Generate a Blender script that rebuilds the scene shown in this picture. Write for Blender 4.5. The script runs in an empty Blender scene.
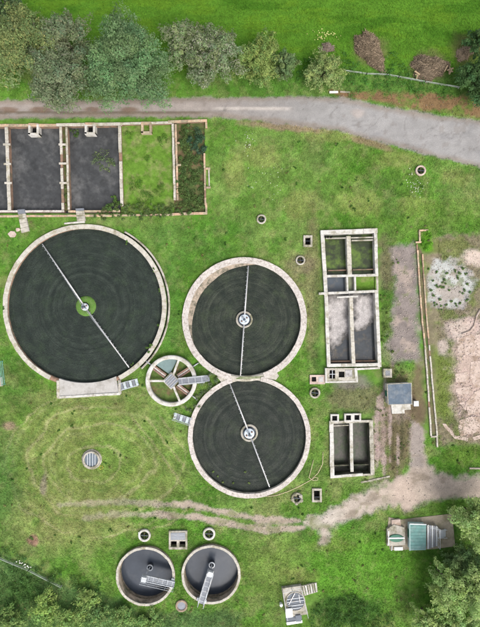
import bpy, math, random
import numpy as np
from mathutils import Vector

random.seed(7)
RNG = np.random.default_rng(11)
PI = math.pi

# ---------------------------------------------------------------- camera
SCN = bpy.context.scene
COL = SCN.collection
S, H = 0.17, 71.0                     # metres per photo pixel on the ground, camera height
cam = bpy.data.cameras.new('camera')
cam.sensor_fit = 'VERTICAL'
cam.sensor_height = 36.0
cam.lens = 36.0 * (H / S) / 627.0
cam.clip_end = 6000
camo = bpy.data.objects.new('camera', cam)
camo.location = (0, 0, H)
COL.objects.link(camo)
SCN.camera = camo

# ---------------------------------------------------------------- sky, sun, exposure
SUNV = Vector((0.42, -0.70, 1.0)).normalized()
world = bpy.data.worlds.new('World')
SCN.world = world
world.use_nodes = True
wt = world.node_tree
wt.nodes.clear()
sky = wt.nodes.new('ShaderNodeTexSky')
sky.sky_type = 'NISHITA'
sky.sun_disc = False
sky.sun_elevation = math.asin(SUNV.z)
sky.sun_rotation = math.atan2(SUNV.x, SUNV.y)
sky.dust_density = 4.0
hsv = wt.nodes.new('ShaderNodeHueSaturation')
hsv.inputs['Saturation'].default_value = 0.35
bg = wt.nodes.new('ShaderNodeBackground')
bg.inputs['Strength'].default_value = 0.15
wo = wt.nodes.new('ShaderNodeOutputWorld')
wt.links.new(sky.outputs[0], hsv.inputs['Color'])
wt.links.new(hsv.outputs[0], bg.inputs[0])
wt.links.new(bg.outputs[0], wo.inputs[0])
sl = bpy.data.lights.new('sun', 'SUN')
sl.energy = 1.0
sl.angle = math.radians(30)
sl.color = (1.0, 0.96, 0.90)
so = bpy.data.objects.new('sun', sl)
so.rotation_euler = SUNV.to_track_quat('Z', 'Y').to_euler()
COL.objects.link(so)
SCN.view_settings.view_transform = 'Standard'
SCN.view_settings.look = 'None'
SCN.view_settings.exposure = 1.08
SCN.view_settings.gamma = 1.0
SCN.view_settings.use_curve_mapping = False


# ---------------------------------------------------------------- helpers
def W(px, py, z=0.0):
    k = S * (H - z) / H
    return Vector(((px - 240.0) * k, (313.5 - py) * k, z))


def M_(px, z=0.0):
    return px * S * (H - z) / H


MATS = {}


def pmat(name, base, rough=0.9, var=0.3, scale=1.5, spot=None, spot_scale=0.8, spot_amt=0.5, bump=0.3, bscale=12.0,
         spec=0.3, metal=0.0, rnd=0.0):
    """plain procedural surface: base colour, mottling, a second colour in patches, relief"""
    if name in MATS:
        return MATS[name]
    m = bpy.data.materials.new(name)
    m.use_nodes = True
    nt = m.node_tree
    N, L = nt.nodes, nt.links
    b = N['Principled BSDF']
    b.inputs['Roughness'].default_value = rough
    b.inputs['Metallic'].default_value = metal
    b.inputs['Specular IOR Level'].default_value = spec
    geo = N.new('ShaderNodeNewGeometry')
    col = N.new('ShaderNodeRGB')
    col.outputs[0].default_value = (*base, 1)
    out = col.outputs[0]
    if spot:
        ns = N.new('ShaderNodeTexNoise')
        ns.inputs['Scale'].default_value = spot_scale
        ns.inputs['Detail'].default_value = 8
        ns.inputs['Roughness'].default_value = 0.65
        L.new(geo.outputs['Position'], ns.inputs['Vector'])
        mr = N.new('ShaderNodeMapRange')
        mr.inputs['From Min'].default_value = 0.62 - 0.3 * spot_amt
        mr.inputs['From Max'].default_value = 0.78 - 0.3 * spot_amt
        L.new(ns.outputs[0], mr.inputs[0])
        mx = N.new('ShaderNodeMix')
        mx.data_type = 'RGBA'
        L.new(mr.outputs[0], mx.inputs['Factor'])
        L.new(out, mx.inputs['A'])
        mx.inputs['B'].default_value = (*spot, 1)
        out = mx.outputs['Result']
    n1 = N.new('ShaderNodeTexNoise')
    n1.inputs['Scale'].default_value = scale
    n1.inputs['Detail'].default_value = 10
    n1.inputs['Roughness'].default_value = 0.7
    L.new(geo.outputs['Position'], n1.inputs['Vector'])
    mr1 = N.new('ShaderNodeMapRange')
    mr1.inputs['From Min'].default_value = 0.25
    mr1.inputs['From Max'].default_value = 0.75
    mr1.inputs['To Min'].default_value = 1 - var
    mr1.inputs['To Max'].default_value = 1 + var
    L.new(n1.outputs[0], mr1.inputs[0])
    fac = mr1.outputs[0]
    if rnd:
        oi = N.new('ShaderNodeObjectInfo')
        mr2 = N.new('ShaderNodeMapRange')
        mr2.inputs['To Min'].default_value = 1 - rnd
        mr2.inputs['To Max'].default_value = 1 + rnd
        L.new(oi.outputs['Random'], mr2.inputs[0])
        mm = N.new('ShaderNodeMath')
        mm.operation = 'MULTIPLY'
        L.new(fac, mm.inputs[0])
        L.new(mr2.outputs[0], mm.inputs[1])
        fac = mm.outputs[0]
    vm = N.new('ShaderNodeVectorMath')
    vm.operation = 'SCALE'
    L.new(out, vm.inputs[0])
    L.new(fac, vm.inputs['Scale'])
    L.new(vm.outputs[0], b.inputs['Base Color'])
    if bump:
        n2 = N.new('ShaderNodeTexNoise')
        n2.inputs['Scale'].default_value = bscale
        n2.inputs['Detail'].default_value = 6
        L.new(geo.outputs['Position'], n2.inputs['Vector'])
        bp = N.new('ShaderNodeBump')
        bp.inputs['Strength'].default_value = bump
        bp.inputs['Distance'].default_value = 0.06
        L.new(n2.outputs[0], bp.inputs['Height'])
        L.new(bp.outputs[0], b.inputs['Normal'])
    MATS[name] = m
    return m


def attrmat(name, var=0.35, scale=2.2, fine=14.0, bump=0.6, rough=1.0, trans=0.0, upright=0.0):
    """surface whose own colour is stored on its points, broken up by two noises"""
    m = bpy.data.materials.new(name)
    m.use_nodes = True
    nt = m.node_tree
    N, L = nt.nodes, nt.links
    b = N['Principled BSDF']
    b.inputs['Roughness'].default_value = rough
    b.inputs['Specular IOR Level'].default_value = 0.1
    at = N.new('ShaderNodeAttribute')
    at.attribute_name = 'Col'
    out = at.outputs['Color']
    geo = N.new('ShaderNodeNewGeometry')
    fac = None
    for sc_, v in ((scale, var), (fine, var * 1.1)):
        n = N.new('ShaderNodeTexNoise')
        n.inputs['Scale'].default_value = sc_
        n.inputs['Detail'].default_value = 6
        n.inputs['Roughness'].default_value = 0.65
        L.new(geo.outputs['Position'], n.inputs['Vector'])
        r = N.new('ShaderNodeMapRange')
        r.inputs['From Min'].default_value = 0.28
        r.inputs['From Max'].default_value = 0.72
        r.inputs['To Min'].default_value = 1 - v
        r.inputs['To Max'].default_value = 1 + v
        L.new(n.outputs[0], r.inputs[0])
        if fac is None:
            fac = r.outputs[0]
        else:
            mm = N.new('ShaderNodeMath')
            mm.operation = 'MULTIPLY'
            L.new(fac, mm.inputs[0])
            L.new(r.outputs[0], mm.inputs[1])
            fac = mm.outputs[0]
        last = n
    vm = N.new('ShaderNodeVectorMath')
    vm.operation = 'SCALE'
    L.new(out, vm.inputs[0])
    L.new(fac, vm.inputs['Scale'])
    L.new(vm.outputs[0], b.inputs['Base Color'])
    if bump:
        bp = N.new('ShaderNodeBump')
        bp.inputs['Strength'].default_value = bump
        bp.inputs['Distance'].default_value = 0.1
        L.new(last.outputs[0], bp.inputs['Height'])
        L.new(bp.outputs[0], b.inputs['Normal'])
    if upright:      # thin blades take the light of the sward they stand in
        cx_ = N.new('ShaderNodeMix')
        cx_.data_type = 'VECTOR'
        cx_.inputs['Factor'].default_value = upright
        L.new(geo.outputs['Normal'], cx_.inputs[4])
        cx_.inputs[5].default_value = (0, 0, 1)
        nn = N.new('ShaderNodeVectorMath')
        nn.operation = 'NORMALIZE'
        L.new(cx_.outputs[1], nn.inputs[0])
        L.new(nn.outputs[0], b.inputs['Normal'])
    if trans:
        tr = N.new('ShaderNodeBsdfTranslucent')
        L.new(vm.outputs[0], tr.inputs['Color'])
        ms = N.new('ShaderNodeMixShader')
        ms.inputs[0].default_value = trans
        L.new(b.outputs[0], ms.inputs[1])
        L.new(tr.outputs[0], ms.inputs[2])
        L.new(ms.outputs[0], N['Material Output'].inputs['Surface'])
    MATS[name] = m
    return m


class MB:
    """collects shapes into one mesh, in world coordinates"""

    def __init__(self):
        self.v, self.f = [], []

    def add(self, vs, fs):
        o = len(self.v)
        self.v += [tuple(p) for p in vs]
        self.f += [[i + o for i in f] for f in fs]
        return self

    def prism(self, poly, z0, z1):
        """poly: counter-clockwise world xy points"""
        n = len(poly)
        a = sum(poly[i][0] * poly[(i + 1) % n][1] - poly[(i + 1) % n][0] * poly[i][1] for i in range(n))
        if a < 0:
            poly = poly[::-1]
        vs = [(p[0], p[1], z0) for p in poly] + [(p[0], p[1], z1) for p in poly]
        fs = [list(range(n))[::-1], [n + i for i in range(n)]]
        fs += [[i, (i + 1) % n, n + (i + 1) % n, n + i] for i in range(n)]
        return self.add(vs, fs)

    def bar(self, a, b, w, h):
        """box beam from a to b (3-D), width w across, height h"""
        a, b = Vector(a), Vector(b)
        d = (b - a).normalized()
        s = d.cross(Vector((0, 0, 1)))
        if s.length < 1e-4:
            s = Vector((1, 0, 0))
        s.normalize()
        u = s.cross(d).normalized()
        vs = []
        for p in (a, b):
            for su, ss in ((-1, -1), (-1, 1), (1, 1), (1, -1)):
                vs.append(p + u * (su * h / 2) + s * (ss * w / 2))
        return self.add(vs, [[0, 1, 2, 3], [7, 6, 5, 4], [0, 4, 5, 1], [1, 5, 6, 2], [2, 6, 7, 3], [3, 7, 4, 0]])

    def tube(self, pts, r, n=8):
        pts = [Vector(p) for p in pts]
        vs, fs = [], []
        for i, p in enumerate(pts):
            d = (pts[min(i + 1, len(pts) - 1)] - pts[max(i - 1, 0)]).normalized()
            s = d.cross(Vector((0, 0, 1)))
            if s.length < 1e-3:
                s = Vector((1, 0, 0))
            s.normalize()
            u = s.cross(d)
            rr = r[i] if isinstance(r, (list, tuple)) else r
            for k in range(n):
                t = 2 * PI * k / n
                vs.append(p + s * (math.cos(t) * rr) + u * (math.sin(t) * rr))
        for i in range(len(pts) - 1):
            for k in range(n):
                fs.append([i * n + k, i * n + (k + 1) % n, (i + 1) * n + (k + 1) % n, (i + 1) * n + k])
        fs.append(list(range(n))[::-1])
        fs.append([(len(pts) - 1) * n + k for k in range(n)])
        return self.add(vs, fs)

    def lathe(self, c, prof, n=64, a0=0.0, a1=2 * PI, closed=False):
        """prof: list of (r, z); closed: last profile point joins the first"""
        full = abs(a1 - a0 - 2 * PI) < 1e-6
        m = n if full else n + 1
        vs, fs = [], []
        for i in range(m):
            t = a0 + (a1 - a0) * i / n
            for r, z in prof:
                vs.append((c[0] + r * math.cos(t), c[1] + r * math.sin(t), z))
        k = len(prof)
        for i in range(n):
            j = (i + 1) % m
            for q in range(k if closed else k - 1):
                q2 = (q + 1) % k
                fs.append([i * k + q, j * k + q, j * k + q2, i * k + q2])
        if not full and closed:
            fs.append(list(range(k)))
            fs.append([(m - 1) * k + q for q in range(k)][::-1])
        return self.add(vs, fs)

    def ring(self, c, r0, r1, z0, z1, n=64, a0=0.0, a1=2 * PI):
        return self.lathe(c, [(r1, z0), (r1, z1), (r0, z1), (r0, z0)], n, a0, a1, True)

    def disc(self, c, r, z0, z1, n=32):
        return self.prism([(c[0] + r * math.cos(2 * PI * i / n), c[1] + r * math.sin(2 * PI * i / n)) for i in range(n)], z0, z1)

    def sphere(self, c, r, n=10, m=6):
        prof = [(max(1e-4, r[0] * math.sin(PI * i / m)), c[2] - r[2] * math.cos(PI * i / m)) for i in range(m + 1)]
        return self.lathe(c, prof, n)

    def build(self, name, mat, parent=None, smooth=False, bevel=0.0):
        me = bpy.data.meshes.new(name)
        off = Vector(parent['_loc']) if parent is not None and '_loc' in parent else Vector((0, 0, 0))
        me.from_pydata([(p[0] - off[0], p[1] - off[1], p[2] - off[2]) for p in self.v], [], self.f)
        me.materials.append(mat)
        if smooth:
            me.polygons.foreach_set('use_smooth', [True] * len(me.polygons))
        o = bpy.data.objects.new(name, me)
        COL.objects.link(o)
        if parent is not None:
            o.parent = parent
            o['_loc'] = tuple(off)
        if bevel:
            bm = o.modifiers.new('bevel', 'BEVEL')
            bm.width = bevel
            bm.segments = 1
            bm.limit_method = 'ANGLE'
        return o


def tag(o, label, cat, group=None):
    o['label'] = label
    o['category'] = cat
    if group:
        o['group'] = group
    return o


def thing(name, label, cat, loc, group=None):
    o = bpy.data.objects.new(name, None)
    o.empty_display_size = 0.3
    COL.objects.link(o)
    o.location = loc
    o['_loc'] = tuple(loc)
    return tag(o, label, cat, group)


def npmesh(name, verts, faces, mat, cols=None, parent=None, smooth=False):
    """verts (n,3) array, faces (m,k) array, cols (n,3)"""
    me = bpy.data.meshes.new(name)
    n, (m, k) = len(verts), faces.shape
    off = np.array(parent['_loc']) if parent is not None else np.zeros(3)
    me.vertices.add(n)
    me.vertices.foreach_set('co', (verts - off).astype(np.float32).ravel())
    me.loops.add(m * k)
    me.loops.foreach_set('vertex_index', faces.astype(np.int32).ravel())
    me.polygons.add(m)
    me.polygons.foreach_set('loop_start', np.arange(0, m * k, k, dtype=np.int32))
    me.polygons.foreach_set('loop_total', np.full(m, k, dtype=np.int32))
    if smooth:
        me.polygons.foreach_set('use_smooth', np.ones(m, dtype=bool))
    if cols is not None:
        a = me.attributes.new('Col', 'FLOAT_COLOR', 'POINT')
        c4 = np.ones((n, 4), dtype=np.float32)
        c4[:, :3] = cols
        a.data.foreach_set('color', c4.ravel())
    me.update()
    me.validate()
    me.materials.append(mat)
    o = bpy.data.objects.new(name, me)
    COL.objects.link(o)
    if parent is not None:
        o.parent = parent
    return o


# value noise, vectorised
_LAT = RNG.random((256, 256))


def vnoise(x, y, scale, seed=0):
    x = np.asarray(x, float) / scale + seed * 17.31
    y = np.asarray(y, float) / scale + seed * 9.77
    xi, yi = np.floor(x).astype(int), np.floor(y).astype(int)
    fx, fy = x - xi, y - yi
    fx, fy = fx * fx * (3 - 2 * fx), fy * fy * (3 - 2 * fy)
    g = lambda a, b: _LAT[a % 256, b % 256]
    return (g(xi, yi) * (1 - fx) + g(xi + 1, yi) * fx) * (1 - fy) + (g(xi, yi + 1) * (1 - fx) + g(xi + 1, yi + 1) * fx) * fy


def fbm(x, y, scale, seed=0, octv=4):
    s, a, t = 0, 1.0, 0
    for i in range(octv):
        s = s + a * vnoise(x, y, scale / 2 ** i, seed + i * 3)
        t += a
        a *= 0.6
    return s / t


def sstep(e0, e1, x):
    t = np.clip((x - e0) / (e1 - e0), 0, 1)
    return t * t * (3 - 2 * t)


def d_line(pts, x, y):
    d = np.full(np.shape(x), 1e9)
    for (x0, y0), (x1, y1) in zip(pts[:-1], pts[1:]):
        dx, dy = x1 - x0, y1 - y0
        t = np.clip(((x - x0) * dx + (y - y0) * dy) / (dx * dx + dy * dy + 1e-9), 0, 1)
        d = np.minimum(d, np.hypot(x - x0 - t * dx, y - y0 - t * dy))
    return d


def sd_poly(pts, x, y):
    d = d_line(pts + [pts[0]], x, y)
    ins = np.zeros(np.shape(x), bool)
    n = len(pts)
    for i in range(n):
        (x0, y0), (x1, y1) = pts[i], pts[(i + 1) % n]
        c = ((y0 > y) != (y1 > y)) & (x < (x1 - x0) * (y - y0) / (y1 - y0 + 1e-12) + x0)
        ins ^= c
    return np.where(ins, -d, d)


# ---------------------------------------------------------------- materials
CONC = pmat('weathered_concrete', (0.34, 0.315, 0.27), 0.95, 0.35, 2.0, (0.16, 0.15, 0.10), 0.7, 0.55, 0.5, 10, 0.15)
COPE = pmat('coping_concrete', (0.37, 0.345, 0.30), 0.95, 0.30, 3.5, (0.24, 0.215, 0.15), 1.1, 0.42, 0.5, 12, 0.15, rnd=0.09)
PINK = pmat('pinkish_coping', (0.41, 0.375, 0.345), 0.95, 0.30, 4.5, (0.25, 0.215, 0.185), 2.2, 0.42, 0.5, 12, 0.15, rnd=0.08)
ORNG = pmat('orange_brick_coping', (0.37, 0.25, 0.17), 0.95, 0.42, 3.0, (0.27, 0.23, 0.16), 0.9, 0.7, 0.5, 12, 0.15, rnd=0.2)
BRICK = pmat('brick_wall', (0.22, 0.14, 0.10), 0.95, 0.4, 4.0, (0.10, 0.09, 0.06), 1.0, 0.5, 0.5, 14, 0.15)
DARKW = pmat('damp_inner_wall', (0.10, 0.09, 0.065), 0.8, 0.5, 2.0, (0.035, 0.04, 0.022), 0.6, 0.7, 0.5, 8, 0.25)
WHITE = pmat('white_render', (0.42, 0.405, 0.375), 0.9, 0.25, 2.5, (0.27, 0.25, 0.20), 0.9, 0.5, 0.3, 10, 0.2)
SLUDGE = pmat('grey_sludge', (0.034, 0.035, 0.036), 0.6, 0.55, 0.9, (0.075, 0.075, 0.074), 0.3, 0.42, 0.4, 3, 0.3)
CRUST = pmat('pale_crust', (0.33, 0.315, 0.305), 0.9, 0.35, 1.6, (0.16, 0.145, 0.135), 0.55, 0.5, 0.5, 6, 0.2)
WATER = pmat('murky_water', (0.031, 0.038, 0.050), 0.2, 0.2, 0.5, (0.044, 0.050, 0.060), 0.6, 0.4, 0.02, 1.2, 0.5)
BWATER = pmat('blue_grey_water', (0.055, 0.066, 0.078), 0.12, 0.25, 0.6, (0.10, 0.095, 0.085), 0.7, 0.3, 0.02, 1.5, 0.5)
ALGAE = pmat('algae_water', (0.070, 0.115, 0.016), 0.35, 0.5, 1.2, (0.022, 0.03, 0.010), 0.45, 0.75, 0.1, 6, 0.4)
GALV = pmat('galvanised_steel', (0.38, 0.40, 0.42), 0.55, 0.2, 3.0, (0.33, 0.31, 0.28), 1.5, 0.35, 0.15, 20, 0.4, 0.35)
ARMM = pmat('pale_painted_pipe', (0.44, 0.435, 0.43), 0.6, 0.18, 3.0, (0.36, 0.30, 0.26), 2.0, 0.3, 0.1, 20, 0.4, 0.1)
GRATE = pmat('grey_grating', (0.17, 0.18, 0.20), 0.6, 0.2, 3.0, None, 1, 0, 0.2, 30, 0.4, 0.4)
DSTEEL = pmat('dark_steel', (0.05, 0.06, 0.075), 0.5, 0.3, 2.0, None, 1, 0, 0.1, 20, 0.4, 0.3)
RUST = pmat('rusty_brown_pipe', (0.20, 0.125, 0.095), 0.85, 0.3, 4.0, (0.12, 0.085, 0.065), 1.5, 0.5, 0.2, 20, 0.25)
BLACK = pmat('black_void', (0.008, 0.008, 0.008), 0.9, 0.2, 2.0, None, 1, 0, 0, 1, 0.1)  # near-black stands in for the shade inside openings; also on valve blocks
ROOFB = pmat('blue_grey_felt_roof', (0.085, 0.110, 0.14), 0.9, 0.3, 1.6, (0.135, 0.155, 0.175), 0.9, 0.45, 0.2, 18, 0.25)
TEAL = pmat('teal_roof_sheet', (0.115, 0.235, 0.215), 0.7, 0.25, 1.6, (0.17, 0.25, 0.235), 0.9, 0.45, 0.2, 14, 0.3)
GREENP = pmat('green_paint', (0.03, 0.12, 0.075), 0.6, 0.2, 2.0, None, 1, 0, 0.1, 14, 0.3)
WPAINT = pmat('white_paint', (0.75, 0.76, 0.74), 0.6, 0.08, 2.0, None, 1, 0, 0.05, 14, 0.3)
SLAB = pmat('pinkish_concrete_slab', (0.385, 0.31, 0.265), 0.95, 0.25, 2.0, (0.25, 0.185, 0.14), 0.6, 0.5, 0.5, 9, 0.15)
WOOD = pmat('weathered_timber', (0.27, 0.235, 0.19), 0.9, 0.3, 4.0, None, 1, 0, 0.3, 20, 0.2)
BARK = pmat('bark', (0.12, 0.10, 0.075), 0.95, 0.35, 5.0, None, 1, 0, 0.6, 14, 0.1)
PALEB = pmat('pale_bare_twig', (0.27, 0.25, 0.21), 0.9, 0.25, 5.0, None, 1, 0, 0.2, 14, 0.1)
SOIL = pmat('damp_soil', (0.085, 0.062, 0.036), 0.95, 0.45, 1.5, (0.05, 0.075, 0.02), 0.8, 0.6, 0.6, 8, 0.1)
MOSS = pmat('bright_moss', (0.075, 0.15, 0.03), 0.95, 0.4, 5.0, (0.11, 0.15, 0.06), 2.0, 0.4, 0.6, 10, 0.1)
HOSE = pmat('pale_hose', (0.52, 0.43, 0.28), 0.7, 0.15, 3.0, None, 1, 0, 0, 10, 0.3)
GROUND = attrmat('rough_grass_ground', 0.20, 1.1, 5.0, 0.35)
ROADM = attrmat('worn_asphalt', 0.15, 0.6, 6.0, 0.3)
TRACKM = attrmat('stony_track', 0.18, 0.9, 5.0, 0.5)
BLADE = attrmat('grass_blade', 0.10, 1.0, 6.0, 0, 0.9, 0.0)
SCUM = attrmat('drying_scum', 0.22, 1.5, 6.0, 0.4, 0.85)
LEAF = attrmat('leaf', 0.15, 1.2, 5.0, 0, 0.65, 0.45)

# ---------------------------------------------------------------- the ground, painted by its soil and growth, with some shade
GX = np.arange(-50, 50.01, 0.25)
GY = np.arange(-62, 62.01, 0.25)
X, Y = np.meshgrid(GX, GY)
PXg, PYg = 240 + X / S, 313.5 - Y / S

ROAD = [(-80, 99), (0, 100), (100, 100), (180, 98), (240, 97), (300, 96), (340, 97), (370, 103), (400, 109), (440, 115), (480, 121), (560, 133),
        (560, 192), (480, 168), (440, 158), (400, 148), (370, 139), (340, 131), (300, 126), (260, 121), (210, 117), (100, 117.5), (0, 119), (-80, 119)]
TRACK = [(560, 474), (480, 475), (455, 476), (436, 471), (428, 462), (424, 448), (423, 424), (411, 421), (408, 440), (409, 462), (404, 475), (385, 482), (362, 491), (338, 505), (320, 516),
         (300, 519), (303, 526), (318, 530), (318, 545), (327, 545), (333, 527), (352, 522), (372, 514), (388, 505), (398, 508), (404, 513), (416, 508),
         (440, 500), (480, 499), (560, 497)]
RUT1 = [(60, 505), (112, 502), (165, 504), (190, 505), (225, 512), (262, 520), (300, 521)]
RUT2 = [(85, 518), (112, 514), (165, 515), (200, 518), (235, 525), (275, 530), (305, 527)]
YARD = [(392, 246), (413, 242), (419, 262), (420, 300), (421, 340), (420, 363), (395, 363), (386, 348), (391, 320), (394, 290), (391, 265)]
PALE = [(428, 262), (440, 259), (455, 260), (470, 272), (475, 290), (470, 305), (455, 312), (438, 308), (428, 298), (425, 278)]
SPUR = [(411, 421), (424, 421), (425, 468), (408, 468)]


def groundcolour(px, py):
    """base colour (n,3), amount of bare ground, growth height, road / track / yard masks at photo-pixel positions on the ground"""
    sh = px.shape
    c = np.zeros(sh + (3,))
    bare = np.zeros(sh)
    tall = np.full(sh, 0.35)
    n1 = fbm(px, py, 46, 1)
    n2 = fbm(px, py, 16, 2)
    n3 = fbm(px, py, 7, 3)
    n4 = fbm(px, py, 120, 4, 2)

    def mixc(col, m):
        c[...] = c * (1 - m[..., None]) + np.array(col) * m[..., None]

    def blob(x, y, rx, ry, col, amt=1.0, rot=0.0, soft=0.5, nz=0.6, b=0.0, t=None):
        dx, dy = px - x, py - y
        cr, sr = math.cos(rot), math.sin(rot)
        u, v = (dx * cr + dy * sr) / rx, (-dx * sr + dy * cr) / ry
        d = np.hypot(u, v) + (n3 - 0.5) * nz + (n2 - 0.5) * nz
        m = (1 - sstep(1 - soft, 1 + soft * 0.4, d)) * amt
        mixc(col, m)
        if b:
            bare[...] = np.maximum(bare, m * b)
        if t is not None:
            tall[...] = tall * (1 - m) + t * m
        return m

    G1, G2, G3 = (0.064, 0.140, 0.016), (0.102, 0.168, 0.032), (0.172, 0.172, 0.062)
    LUSH, DARK = (0.046, 0.140, 0.010), (0.030, 0.075, 0.014)
    BROWN, DIRT = (0.115, 0.080, 0.048), (0.20, 0.165, 0.125)
    mixc(G1, np.ones(sh))
    mixc(G2, sstep(0.42, 0.66, n1) * 0.9)
    mixc(LUSH, sstep(0.5, 0.68, n2) * 0.55)
    mixc(G3, sstep(0.54, 0.76, fbm(px, py, 19, 8)) * 0.42)
    mixc(DARK, sstep(0.54, 0.76, fbm(px, py, 26, 9)) * 0.38)
    # the meadow beyond the hedge
    fm = 1 - sstep(62, 84, py + (n2 - 0.5) * 20 + np.clip(px - 380, 0, 99) * 0.0)
    fcol = np.array((0.058, 0.140, 0.012)) * (0.78 + 0.44 * fbm(px * 0.35, py, 12, 12)[..., None])
    c[...] = c * (1 - fm[..., None]) + fcol * fm[..., None]
    mixc((0.075, 0.150, 0.010), fm * sstep(0.5, 0.7, fbm(px * 0.3, py, 9, 14)) * 0.6)
    mixc((0.030, 0.090, 0.006), fm * sstep(0.52, 0.7, fbm(px * 0.25, py, 14, 15)) * 0.7)
    tall[...] = tall * (1 - fm) + 0.3 * fm
    # rank verge between meadow and road
    vm = sstep(64, 78, py) * (1 - sstep(96, 102, py)) * sstep(150, 300, px)
    mixc((0.045, 0.115, 0.014), vm * 0.7)
    # lawn between road and tanks
    blob(275, 185, 75, 55, (0.095, 0.165, 0.030), 0.45, t=0.3)
    for x, y, rx, ry in ((330, 135, 34, 8), (262, 155, 22, 14), (400, 160, 26, 10), (300, 205, 20, 16), (360, 205, 26, 14), (455, 178, 18, 10), (235, 170, 12, 24), (420, 205, 22, 12)):
        blob(x, y, rx, ry, (0.180, 0.190, 0.052), 0.42)
    blob(440, 215, 40, 18, (0.075, 0.145, 0.018), 0.6)
    blob(290, 285, 15, 22, (0.135, 0.115, 0.052), 0.5)
    blob(312, 285, 9, 80, (0.120, 0.115, 0.045), 0.75)
    blob(302, 265, 12, 12, (0.13, 0.105, 0.06), 0.5)
    # rank grass round the filters, its green also darkened for the shade there
    for x, y, rx, ry, a_ in ((172, 300, 12, 50, .6), (175, 235, 40, 14, .45), (215, 250, 22, 12, .4), (30, 400, 24, 16, .4), (318, 330, 5, 60, .3), (165, 340, 14, 16, .5), (200, 495, 40, 8, .3), (10, 240, 14, 20, .3), (225, 225, 30, 12, .3)):
        blob(x, y, rx, ry, (0.040, 0.112, 0.014), a_, t=0.5)
    # lower left, scythed and yellowing
    blob(70, 455, 95, 80, (0.150, 0.178, 0.044), 0.68, soft=0.8, t=0.22)
    blob(150, 470, 60, 40, (0.130, 0.175, 0.036), 0.6, soft=0.8)
    blob(75, 520, 70, 32, (0.175, 0.178, 0.056), 0.5, soft=0.8)
    blob(110, 455, 34, 22, (0.075, 0.150, 0.020), 0.6)
    blob(60, 400, 60, 10, (0.105, 0.115, 0.035), 0.5)
    ang = np.arctan2(py - 467, px - 92)
    for k, rr in enumerate((22, 30, 37, 43, 49, 56, 62, 69, 77, 84)):
        e = np.abs(np.hypot((px - 84 - 0.32 * rr) / 1.22, (py - 466 + .06 * rr) * 1.12) - rr - (n1 - 0.5) * 26)
        m = (1 - sstep(0.5, 3.6, e + n3 * 2.4)) * (px < 190) * sstep(0.18, 0.45, vnoise(ang * 9 + 40, rr + 0 * px, 7.0, 30 + k))
        mixc(((0.250, 0.245, 0.105), (0.070, 0.135, 0.022), (0.200, 0.235, 0.075))[k % 3], m * 0.62)
    for k in range(6):
        e = np.abs((px - 135 - k * 7) * 0.80 - (py - 430) * 0.6 - (n2 - .5) * 5)
        m = (1 - sstep(0.5, 2.4, e + n3)) * sstep(118, 135, px) * (1 - sstep(175, 195, px)) * sstep(410, 420, py) * (1 - sstep(480, 500, py))
        mixc((0.24, 0.22, 0.10) if k % 2 else (0.09, 0.15, 0.03), m * 0.5)
    blob(44, 483, 4, 13, (0.20, 0.17, 0.11), 0.7, 0.1)
    blob(9, 426, 7, 5, (0.20, 0.13, 0.085), 0.85)
    blob(33, 540, 6, 6, (0.19, 0.11, 0.07), 0.85)
    blob(320, 548, 7, 5, (0.18, 0.15, 0.09), 0.5)
    # lush left edge and hollow in the bottom left
    blob(0, 480, 26, 60, (0.045, 0.105, 0.018), 0.8, soft=0.7, t=0.5)
    BL = [(-60, 540), (0, 553), (30, 566), (62, 584), (100, 592), (140, 612), (240, 614), (240, 720), (-60, 720)]
    m = 1 - sstep(-4, 6, sd_poly(BL, px, py) + (n3 - 0.5) * 14)
    mixc((0.062, 0.120, 0.030), m * 0.9)
    tall[...] = np.maximum(tall, m * 0.8)
    blob(24, 590, 22, 16, (0.034, 0.082, 0.014), 0.8, t=0.8)
    # lower middle lawn
    blob(350, 570, 80, 44, (0.060, 0.162, 0.012), 0.8, soft=0.7)
    blob(270, 570, 40, 40, (0.125, 0.165, 0.036), 0.5, soft=0.7)
    blob(300, 575, 22, 10, (0.14, 0.14, 0.04), 0.4)
    blob(330, 545, 26, 8, (0.12, 0.15, 0.03), 0.4)
    blob(440, 575, 20, 50, (0.026, 0.070, 0.008), 0.7)  # this and the next: grass darkened as the grove's cast shadow
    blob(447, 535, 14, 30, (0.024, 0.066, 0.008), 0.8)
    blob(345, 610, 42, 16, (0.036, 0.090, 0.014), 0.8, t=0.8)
    # between the right-hand tanks
    blob(397, 430, 22, 60, (0.095, 0.075, 0.040), 0.9, nz=0.9, b=0.4)
    blob(355, 398, 36, 16, (0.105, 0.098, 0.046), 0.8, b=0.3)
    blob(352, 382, 20, 9, (0.14, 0.125, 0.10), 0.75, b=0.6)
    blob(372, 450, 6, 26, (0.24, 0.19, 0.15), 0.6, nz=1.2, b=0.7)
    blob(383, 440, 4, 34, (0.25, 0.19, 0.15), 0.65, nz=1.3, b=0.7)
    blob(395, 415, 14, 10, (0.19, 0.15, 0.11), 0.6, nz=1.2, b=0.6)
    blob(388, 265, 12, 32, (0.10, 0.085, 0.045), 0.8, b=0.3)
    for x, y, rx, ry in ((377, 440, 2.5, 30), (390, 436, 2.0, 26), (398, 452, 2.0, 18), (384, 462, 2.2, 14), (381, 402, 5, 8), (385, 390, 3, 12)):
        blob(x, y, rx, ry, (0.28, 0.22, 0.18), 0.75, nz=1.5, b=0.7)
    blob(402, 440, 2.2, 34, (0.045, 0.045, 0.02), 0.7, nz=1.2)
    blob(393, 446, 1.6, 30, (0.05, 0.045, 0.02), 0.6, nz=1.2)
    blob(387, 325, 8, 28, (0.075, 0.115, 0.025), 0.7)
    blob(400, 352, 26, 12, (0.15, 0.125, 0.085), 0.5, b=0.4)
    blob(418, 400, 9, 44, (0.10, 0.072, 0.042), 0.85, b=0.4)
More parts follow.
